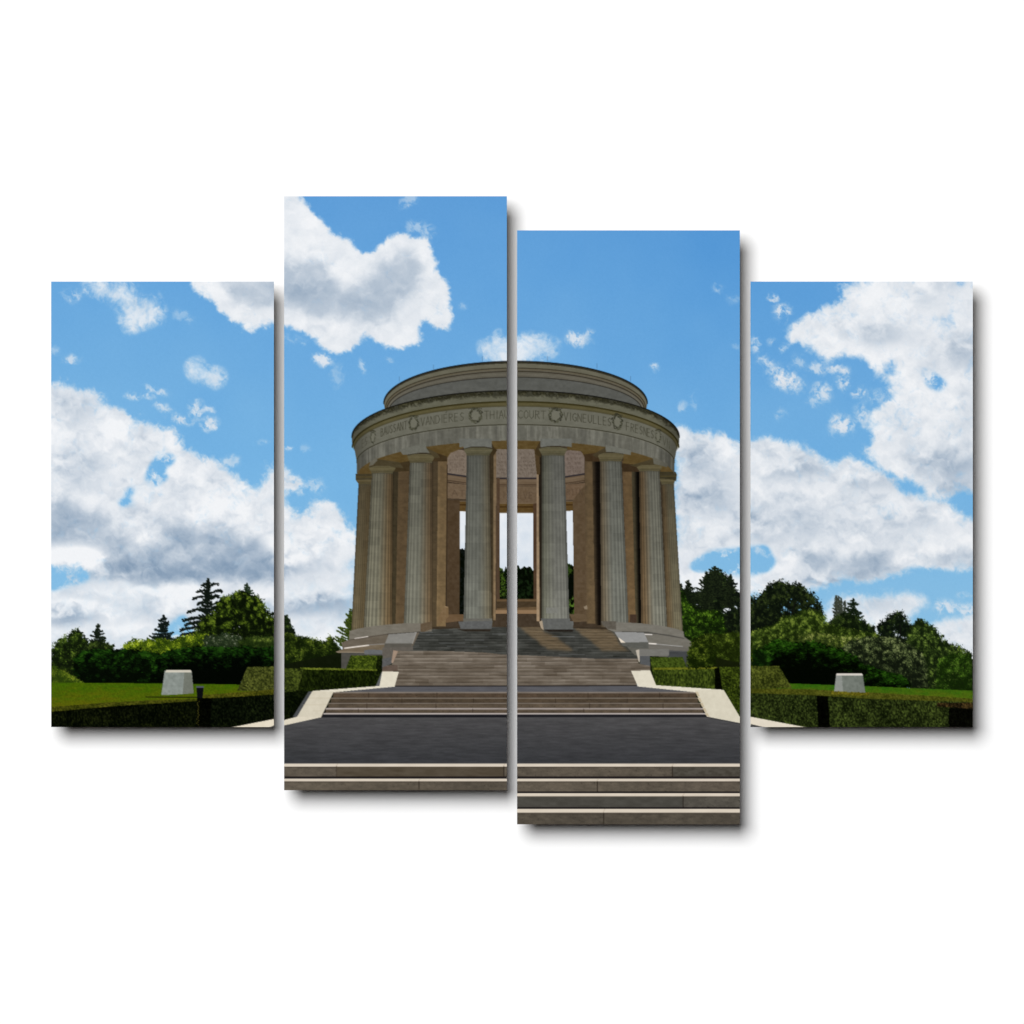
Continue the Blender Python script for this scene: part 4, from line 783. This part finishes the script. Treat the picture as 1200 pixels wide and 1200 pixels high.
def word(s, x0, x1, base=490.3, hgt=9.2, a=187., b=46., al=.58, wd=.85, colr=(46, 45, 34)):
    adv = {'I': .62, 'M': 1.25}
    tot = sum(adv.get(ch, 1.12) for ch in s)-.2; th0 = math.asin((x0-CX)/a); th1 = math.asin((x1-CX)/a); p = 0
    for ch in s:
        if ch in GL:
            for (u0, v0, u1, v1) in GL[ch]:
                q = []
                for (u_, v_) in ((u0, v0), (u1, v1)):
                    th = th0+(th1-th0)*(p+u_*.9)/tot; q.append((CX+a*math.sin(th), base+b-b*math.cos(th)-v_*hgt))
                lineseg(q[0][0], q[0][1], q[1][0], q[1][1], wd, colr, al, K_LETTER)
                lineseg(q[0][0]+.6, q[0][1]+.5, q[1][0]+.6, q[1][1]+.5, .5, (126, 124, 106), .3)
        p += adv.get(ch, 1.12)
word('THIAU', 568, 597); word('COURT', 607, 640); word('VANDIERES', 493.5, 544.5); word('VIGNEULLES', 661, 717, al=.7); word('FRESNES', 734, 766.5, al=.62, base=491.2)
word('BAUSSANT', 446.5, 477.5, al=.7, wd=.75); word('V', 777, 781, al=.5, base=492); word('N', 782, 785.5, al=.4, base=492); word('ES', 424.5, 431, al=.4, base=492)
lineseg(522.2, 485.2-1.4, 523.8, 483.4-1.4, .8, (46, 45, 34), .6, K_LETTER)
def plain(s, x, y, wl, hgt, al=.38, c=(54, 40, 30)):
    for i, ch in enumerate(s):
        for (u0, v0, u1, v1) in GL.get(ch, []): lineseg(x+i*wl+u0*wl*.75, y-v0*hgt, x+i*wl+u1*wl*.75, y-v1*hgt, .75, c, al, K_LETTER)
plain('AT', 529.5, 581, 9, 6.5); plain('LI', 584.5, 584, 5, 7); plain('LVE', 607, 584, 6.5, 7); plain('RTIN', 664.5, 580, 4.9, 6.5)
def wreath(x, y, rx, ry, al=1.):
    kk = K_WREATH; r = np.random.RandomState(int(x))
    for q in range(int(84*max(.45, rx/7))):
        a_ = q/84.*2*PI/max(.45, rx/7); j = r.normal(0, .12)
        xx = x+rx*(.86+j)*math.cos(a_); yy = y+ry*(.86+j)*math.sin(a_)
        dab(xx, yy, r.uniform(.8, 1.35)*min(1, rx/5), .7, a_+1.2, col((60, 60, 48))*r.uniform(.6, 1.5), kk, al*.8)
    for q in range(8): dab(x+(q-3.5)*rx*.26, y-ry*1.0+abs(q-3.5)*.3, .8, .5, .3*(q-3.5), (52, 50, 38), kk, al)
    dab(x, y+.5, rx*.55, ry*.58, 0, (112, 111, 98), kk, .7)
wreath(557, 486.8, 7.8, 9); wreath(651, 486.6, 7.8, 9); wreath(484.6, 495.6, 5.8, 8.8); wreath(723.4, 494.4, 6, 8.8); wreath(437, 512, 3.2, 7.6, .8); wreath(771.4, 511, 3.4, 7.8, .8)
# the stone of the whole rotunda a touch paler and less brown
cols_ = [k_ for k_, q_ in enumerate(KIND) if q_[0] in ('column', 'capital', 'abacus')]+[K_ROT, K_SOFF, K_ARCH, K_FRIEZE, K_BASE, K_ATTIC, K_CORN]
m = np.isin(ID, cols_); lum = (C[m]@np.array([.3, .55, .15], np.float32))[:, None]
C[m] = (lum+(C[m]-lum)*.86)*1.05+1.0
m = ID == K_ROT; C[m] = (C[m]*.94+C[m].mean(1, keepdims=True)*.06)*1.10
# clipped hedges in front of the base
clipped([(405, 785), (411, 768), (448, 768), (441, 786)], kind('printed_hedge', None, 'square clipped hedge printed beside the left cheek block'), (24, 36, 6), (92, 108, 30), 343, pw=1.1)
k = len(KIND)-1
clipped([(442.5, 768), (448.3, 769), (447, 790), (440, 806), (439, 790)], k, (6, 12, 2), (40, 50, 14), 344)
k = kind('printed_hedge', None, 'long dark clipped hedge printed left of the stairs')
clipped([(354, 783.5), (441, 785), (441, 806.5), (361, 812), (348, 812)], k, (8, 14, 2), (40, 52, 12), 345, vert=1.8, pw=1.2)
clipped([(352, 782.4), (442, 784), (442, 786), (352, 784.6)], k, (60, 72, 16), (120, 130, 44), 346, pw=.9)
clipped([(328, 783), (356, 783.5), (348.5, 810), (328, 812.5)], k, (22, 30, 8), (88, 100, 36), 347, pw=1.1)
clipped([(328, 812), (352, 809), (362, 811), (345, 841), (328, 846)], k, (2, 6, 1), (22, 30, 8), 348)

k = kind('printed_hedge', None, 'short square clipped hedge printed under the right side of the rotunda')
clipped([(761.5, 770.3), (800, 769.8), (805, 783), (766, 785)], k, (34, 46, 10), (80, 98, 32), 390, pw=1.)
k = kind('printed_hedge', None, 'long clipped hedge printed right of the stairs')
clipped([(762, 774), (768, 784), (839, 783), (839, 808), (768.5, 804)], k, (24, 34, 8), (88, 104, 34), 391, vert=2., pw=1.05)
clipped([(766, 782.6), (840, 781.6), (840, 784), (766, 785)], k, (80, 84, 18), (126, 130, 42), 392, pw=.9)
clipped([(837.6, 783), (844.5, 783), (848, 809), (837.5, 808.3)], k, (2, 3, 0), (12, 16, 4), 393, pw=2)
clipped([(843, 781.5), (876, 781.5), (876, 850), (864, 840), (846.6, 809)], k, (14, 22, 3), (78, 94, 24), 394, pw=1.2)

k = [i_ for i_, q_ in enumerate(KIND) if q_[2] and q_[2].startswith('olive bush printed between')][0]
bush([(806, 764), (812, 752), (822, 748), (835, 750), (838, 780), (806, 782)], k, (18, 28, 4), (66, 82, 20), (112, 124, 40), 3661, dens=1.9, size=1.2, clump=6, bias=.0)
# cheek walls and kerbs
k = kind('printed_cheek_wall', None, 'pale stone cheek walls printed left of the stairs')
CW = (222, 215, 196)
poly([(440, 805), (447, 788), (449, 787), (449, 805)], (92, 94, 96), k, 6, seed=530)
poly([(343, 840), (361.5, 810.5), (367, 810.5), (349, 841)], (74, 76, 78), k, 8, seed=531)
poly([(448, 786.6), (467.3, 787.2), (462.4, 804.6), (444.5, 805)], CW, k, 6, 3, seed=532)
poly([(445, 803.8), (463, 804.6), (391.5, 811.2), (366, 811), (367, 809.6)], (224, 217, 199), k, 6, 3, seed=533)
poly([(366, 810), (391.3, 810.3), (376, 841), (347.5, 841)], (212, 204, 184), k, 8, 4, seed=534, octv=4)
poly([(326, 845.5), (348, 840), (376, 840.6), (326, 851.6)], (220, 211, 191), k, 6, 4, seed=535)
poly([(268, 853), (326, 841.6), (326, 848.3), (314, 853)], (228, 217, 196), k, 5, 4, seed=536)
lineseg(391, 811.5, 377, 840, .7, (60, 50, 42), .5, k)
for (a, b, c_, d) in ((367, 833, 377, 833), (355, 826, 385, 825.5), (362, 818, 388, 818)): lineseg(a, b, c_, d, .5, (190, 178, 152), .6, k)
k = kind('printed_cheek_wall', None, 'pale stone cheek walls printed right of the stairs')
poly([(739.5, 786.2), (761.8, 785.4), (769.2, 803.8), (747.4, 804)], CW, k, 6, 3, seed=540)
poly([(747, 803.4), (769, 803), (848, 808.4), (815, 811.2), (747, 804.4)], (224, 217, 199), k, 6, 3, seed=541)
poly([(814.5, 809), (848, 808.4), (867, 840), (880, 842), (880, 850), (867, 847.3), (828.5, 839.8)], (215, 208, 188), k, 8, 4, seed=542, octv=4)
poly([(872, 838.5), (948, 853), (899, 853), (872, 846.6)], (226, 216, 198), k, 5, 4, seed=543)
for i in range(5): poly([(R2[i][0]-.5, ry[i]), (R2[i][0]+2.4, ry[i]), (R2[i][0]+4.6, ry[i]+5), (R2[i][0]-.5+(i < 4)*2.2, ry[i]+(5 if i < 4 else 2))], (196, 182, 154), k, 5, seed=545+i)
lineseg(828, 840.4, 868, 848.2, .8, (40, 40, 42), .7, K_ASPH)

# photographic grain
C += rng.normal(0, 1.6, C.shape[:2]).astype(np.float32)[..., None]
np.clip(C, 0, 255, out=C)

# ---------------------------------------------------------------- materials
def new_mat(name):
    m = bpy.data.materials.new(name); m.use_nodes = True; nt = m.node_tree
    return m, nt, nt.nodes['Principled BSDF']
def mat_wall():
    m, nt, p = new_mat('white_wall_paint'); N = nt.nodes; L = nt.links
    p.inputs['Base Color'].default_value = (.93, .93, .93, 1); p.inputs['Roughness'].default_value = .9
    p.inputs['Specular IOR Level'].default_value = .0
    tc = N.new('ShaderNodeTexCoord'); n = N.new('ShaderNodeTexNoise'); n.inputs['Scale'].default_value = 220; n.inputs['Detail'].default_value = 3
    b = N.new('ShaderNodeBump'); b.inputs['Strength'].default_value = .03; b.inputs['Distance'].default_value = .0004
    L.new(tc.outputs['Object'], n.inputs['Vector']); L.new(n.outputs['Fac'], b.inputs['Height']); L.new(b.outputs['Normal'], p.inputs['Normal'])
    return m
def weave(nt, p, strength=.12):
    N = nt.nodes; L = nt.links; tc = N.new('ShaderNodeTexCoord'); hs = []
    for d in ('X', 'Z'):
        w = N.new('ShaderNodeTexWave'); w.wave_type = 'BANDS'; w.bands_direction = d; w.inputs['Scale'].default_value = 260; w.inputs['Distortion'].default_value = .6
        L.new(tc.outputs['Object'], w.inputs['Vector']); hs.append(w)
    a = N.new('ShaderNodeMath'); a.operation = 'ADD'; L.new(hs[0].outputs['Fac'], a.inputs[0]); L.new(hs[1].outputs['Fac'], a.inputs[1])
    b = N.new('ShaderNodeBump'); b.inputs['Strength'].default_value = strength; b.inputs['Distance'].default_value = .0001
    L.new(a.outputs[0], b.inputs['Height']); L.new(b.outputs['Normal'], p.inputs['Normal'])
def mat_print():
    # ink on canvas: the picture's own colours are stored per vertex and read here
    m, nt, p = new_mat('printed_canvas'); N = nt.nodes; L = nt.links
    at = N.new('ShaderNodeAttribute'); at.attribute_name = 'ink'; at.attribute_type = 'GEOMETRY'
    L.new(at.outputs['Color'], p.inputs['Base Color'])
    p.inputs['Roughness'].default_value = .8; p.inputs['Specular IOR Level'].default_value = 0.0
    weave(nt, p, .05); return m
def mat_edge():
    m, nt, p = new_mat('bare_canvas'); p.inputs['Base Color'].default_value = (.72, .71, .68, 1); p.inputs['Roughness'].default_value = .85
    p.inputs['Specular IOR Level'].default_value = .0; weave(nt, p, .12); return m
def mat_back():
    m, nt, p = new_mat('dark_bounce_absorber'); p.inputs['Base Color'].default_value = (.09, .07, .05, 1); p.inputs['Roughness'].default_value = .8  # made dark to soak up bounce behind the prints and deepen the wall shadow
    return m
M_WALL, M_PRINT, M_EDGE, M_BACK = mat_wall(), mat_print(), mat_edge(), mat_back()

def link_mesh(name, verts, faces, mat, parent=None):
    me = bpy.data.meshes.new(name); me.from_pydata(verts, [], faces); me.update(); me.materials.append(mat)
    o = bpy.data.objects.new(name, me); scn.collection.objects.link(o)
    if parent: o.parent = parent
    return o
# ---------------------------------------------------------------- the wall
wv = [(-6, 0, -3), (6, 0, -3), (6, 0, 3), (-6, 0, 3), (-6, .1, -3), (6, .1, -3), (6, .1, 3), (-6, .1, 3)]
wall = link_mesh('wall', wv, [(0, 1, 2, 3), (5, 4, 7, 6), (4, 0, 3, 7), (1, 5, 6, 2), (3, 2, 6, 7), (4, 5, 1, 0)], M_WALL)
wall['kind'] = 'structure'

# ---------------------------------------------------------------- the four canvases
CELL = .8                                       # millimetres between ink vertices
B2 = C.copy(); B2[:-1, :-1] = (C[:-1, :-1]+C[1:, :-1]+C[:-1, 1:]+C[1:, 1:])/4      # 2x2 box, centred on sample corners
LIN = np.where(B2 <= 10.31475, B2/255/12.92, ((B2/255+.055)/1.055)**2.4).astype(np.float32)*0.893
def sample(x, y):
    u = np.clip((x-PX0)*S-1., 0, W-2.001); v = np.clip((y-PY0)*S-1., 0, H-2.001)
    i = u.astype(int); j = v.astype(int); fu = (u-i)[None, :, None]; fv = (v-j)[:, None, None]
    a = LIN[j][:, i]; b = LIN[j][:, i+1]; c = LIN[j+1][:, i]; d = LIN[j+1][:, i+1]
    return (a*(1-fu)+b*fu)*(1-fv)+(c*(1-fu)+d*fu)*fv
def grid_part(name, gx, gz, cells, cols, parent):
    """cells: boolean (ny, nx) of the canvas quads that belong to this part"""
    ny, nx = cells.shape; jj, ii = np.nonzero(cells)
    q = np.stack([jj*(nx+1)+ii, (jj+1)*(nx+1)+ii, (jj+1)*(nx+1)+ii+1, jj*(nx+1)+ii+1], 1)
    used, inv = np.unique(q, return_inverse=True); inv = inv.reshape(-1, 4)
    vj, vi = used//(nx+1), used % (nx+1)
    co = np.stack([gx[vi], np.zeros(len(used), np.float32), gz[vj]], 1).astype(np.float32)
    me = bpy.data.meshes.new(name); n = len(q)
    me.vertices.add(len(used)); me.vertices.foreach_set('co', co.ravel())
    me.loops.add(n*4); me.loops.foreach_set('vertex_index', inv.astype(np.int32).ravel())
    me.polygons.add(n); me.polygons.foreach_set('loop_start', np.arange(0, n*4, 4, dtype=np.int32))
    try: me.polygons.foreach_set('loop_total', np.full(n, 4, np.int32))
    except Exception: pass
    at = me.color_attributes.new('ink', 'FLOAT_COLOR', 'POINT')
    rgba = np.ones((len(used), 4), np.float32); rgba[:, :3] = cols[vj, vi]
    at.data.foreach_set('color', rgba.ravel()); me.update(calc_edges=True); me.materials.append(M_PRINT)
    o = bpy.data.objects.new(name, me); scn.collection.objects.link(o); o.parent = parent
    return o
PANELS = [(60, 330, 321, 852, 'shorter canvas print at far left showing a stone block and dark firs under grey clouds'),
          (333, 230, 594, 926, 'tall canvas print hung highest, showing the left half of the columned rotunda'),
          (606, 270, 867, 966, 'tall canvas print hung lowest, showing the right half of the rotunda under clear sky'),
          (879.5, 330, 1140, 852, 'shorter canvas print at far right showing a round dark tree under tall white clouds')]
def patches(ids):
    """connected patches of equal id, joined run by run"""
    ny, nx = ids.shape; par = []; lab = np.zeros(ids.shape, np.int32); prev = []
    def find(a):
        while par[a] != a: par[a] = par[par[a]]; a = par[a]
        return a
    for j in range(ny):
        row = ids[j]; cut = np.nonzero(np.diff(row))[0]+1
        st = np.concatenate([[0], cut]); en = np.concatenate([cut, [nx]]); cur = []; p = 0
        for a, b in zip(st, en):
            n = len(par); par.append(n); cur.append((a, b, n, row[a])); lab[j, a:b] = n
            while p < len(prev) and prev[p][1] <= a: p += 1
            q = p
            while q < len(prev) and prev[q][0] < b:
                if prev[q][3] == row[a]:
                    r1, r2 = find(prev[q][2]), find(n)
                    if r1 != r2: par[max(r1, r2)] = min(r1, r2)
                q += 1
        prev = cur
    root = np.array([find(a) for a in range(len(par))]); return root[lab]
KEEP = [K_ROD]
WHOLE = {K_SKY, K_ROT, K_LETTER, K_LAWN, K_ST1, K_ST2, K_ST3, K_BASE, K_CORN, K_FRIEZE, K_ARCH, K_ATTIC, K_ASPH, K_LAND}
WHOLE |= {k_ for k_, q_ in enumerate(KIND) if q_[0] in ('printed_tree', 'printed_conifer', 'printed_shrub', 'printed_juniper', 'printed_hedge', 'printed_cloud', 'column', 'capital', 'abacus')}
for (x0, y0, x1, y1, label) in PANELS:
    cx, cy = (x0+x1)/2, (y0+y1)/2; hw, hh = (x1-x0)/2000, (y1-y0)/2000
    root = bpy.data.objects.new('canvas_print', None); scn.collection.objects.link(root)
    root.empty_display_size = .05; root.location = ((cx-600)/1000, 0, (600-cy)/1000)
    root['label'] = label; root['category'] = 'canvas print'; root['group'] = 'canvas prints hung in a stepped row on the white wall'
    cl = .045; f, b_ = -FACE, -FACE+.005
    link_mesh('hanging_cleat', [(-cl, b_, -cl), (cl, b_, -cl), (cl, b_, cl), (-cl, b_, cl), (-cl, 0, -cl), (cl, 0, -cl), (cl, 0, cl), (-cl, 0, cl)],
              [(0, 4, 5, 1), (1, 5, 6, 2), (2, 6, 7, 3), (3, 7, 4, 0)], M_BACK, root)
    # canvas wrapped over the stretcher frame: sides and back, open only where the printed face closes it
    V = [(-hw, f+.0002, -hh), (hw, f+.0002, -hh), (hw, f+.0002, hh), (-hw, f+.0002, hh), (-hw, b_, -hh), (hw, b_, -hh), (hw, b_, hh), (-hw, b_, hh)]
    link_mesh('wrapped_edge', V, [(0, 4, 5, 1), (1, 5, 6, 2), (2, 6, 7, 3), (3, 7, 4, 0), (0, 1, 2, 3)], M_EDGE, root)
    link_mesh('bounce_absorber', [V[4], V[5], V[6], V[7]], [(0, 3, 2, 1)], M_BACK, root)  # unseen dark back, added to stop bounce between canvas and wall
    nx, ny = int(round((x1-x0)/CELL)), int(round((y1-y0)/CELL))
    px = np.linspace(x0, x1, nx+1); py = np.linspace(y0, y1, ny+1)
    cols = sample(px, py)
    pcx, pcy = (px[1:]+px[:-1])/2, (py[1:]+py[:-1])/2
    ids = ID[np.clip(((pcy-PY0)*S).astype(int), 0, H-1)][:, np.clip(((pcx-PX0)*S).astype(int), 0, W-1)]
    ids = ids.astype(np.int32)
    # scraps of a few cells join the patch beside them, so that every part is a real patch of the print
    for it in range(6):
        lab = patches(ids); cnt = np.bincount(lab.ravel()); lim = np.where(np.isin(ids, KEEP), 2, 30)
        bad = (cnt[lab] < lim) & (ids != K_LETTER); jj, ii = np.nonzero(bad)
        if not len(jj): break
        o_ = [(-1, 0), (0, -1), (1, 0), (0, 1)][it % 4]; j2 = np.clip(jj+o_[0], 0, ny-1); i2 = np.clip(ii+o_[1], 0, nx-1)
        ids[jj, ii] = ids[j2, i2]
    lab = patches(ids); lab[ids == K_LETTER] = -1
    gx = ((px-cx)/1000).astype(np.float32); gz = ((cy-py)/1000).astype(np.float32)
    made = {}
    order = sorted(np.unique(ids), key=lambda k_: (KIND[k_][1] is not None, k_))
    for k_ in order:
        name, par, pl = KIND[k_]; m_ = ids == k_
        labs, cn = np.unique(lab[m_], return_counts=True); big = labs[np.argsort(-cn)]
        # countable repeats (wisps, openings, wreaths, rods, cheek walls) become one part each; a body stays whole
        groups = [m_] if (k_ in WHOLE or len(big) == 1) else [m_ & (lab == b) for b in big]
        for g in groups:
            if not g.any(): continue
            o = grid_part(name, gx, gz, g, cols, root); o.location = (0, f, 0)
            if par is not None and par in made: o.parent = made[par]; o.location = (0, 0, 0)
            if pl: o['label'] = pl
            made.setdefault(k_, o)
scn.render.resolution_x = scn.render.resolution_y = 1024
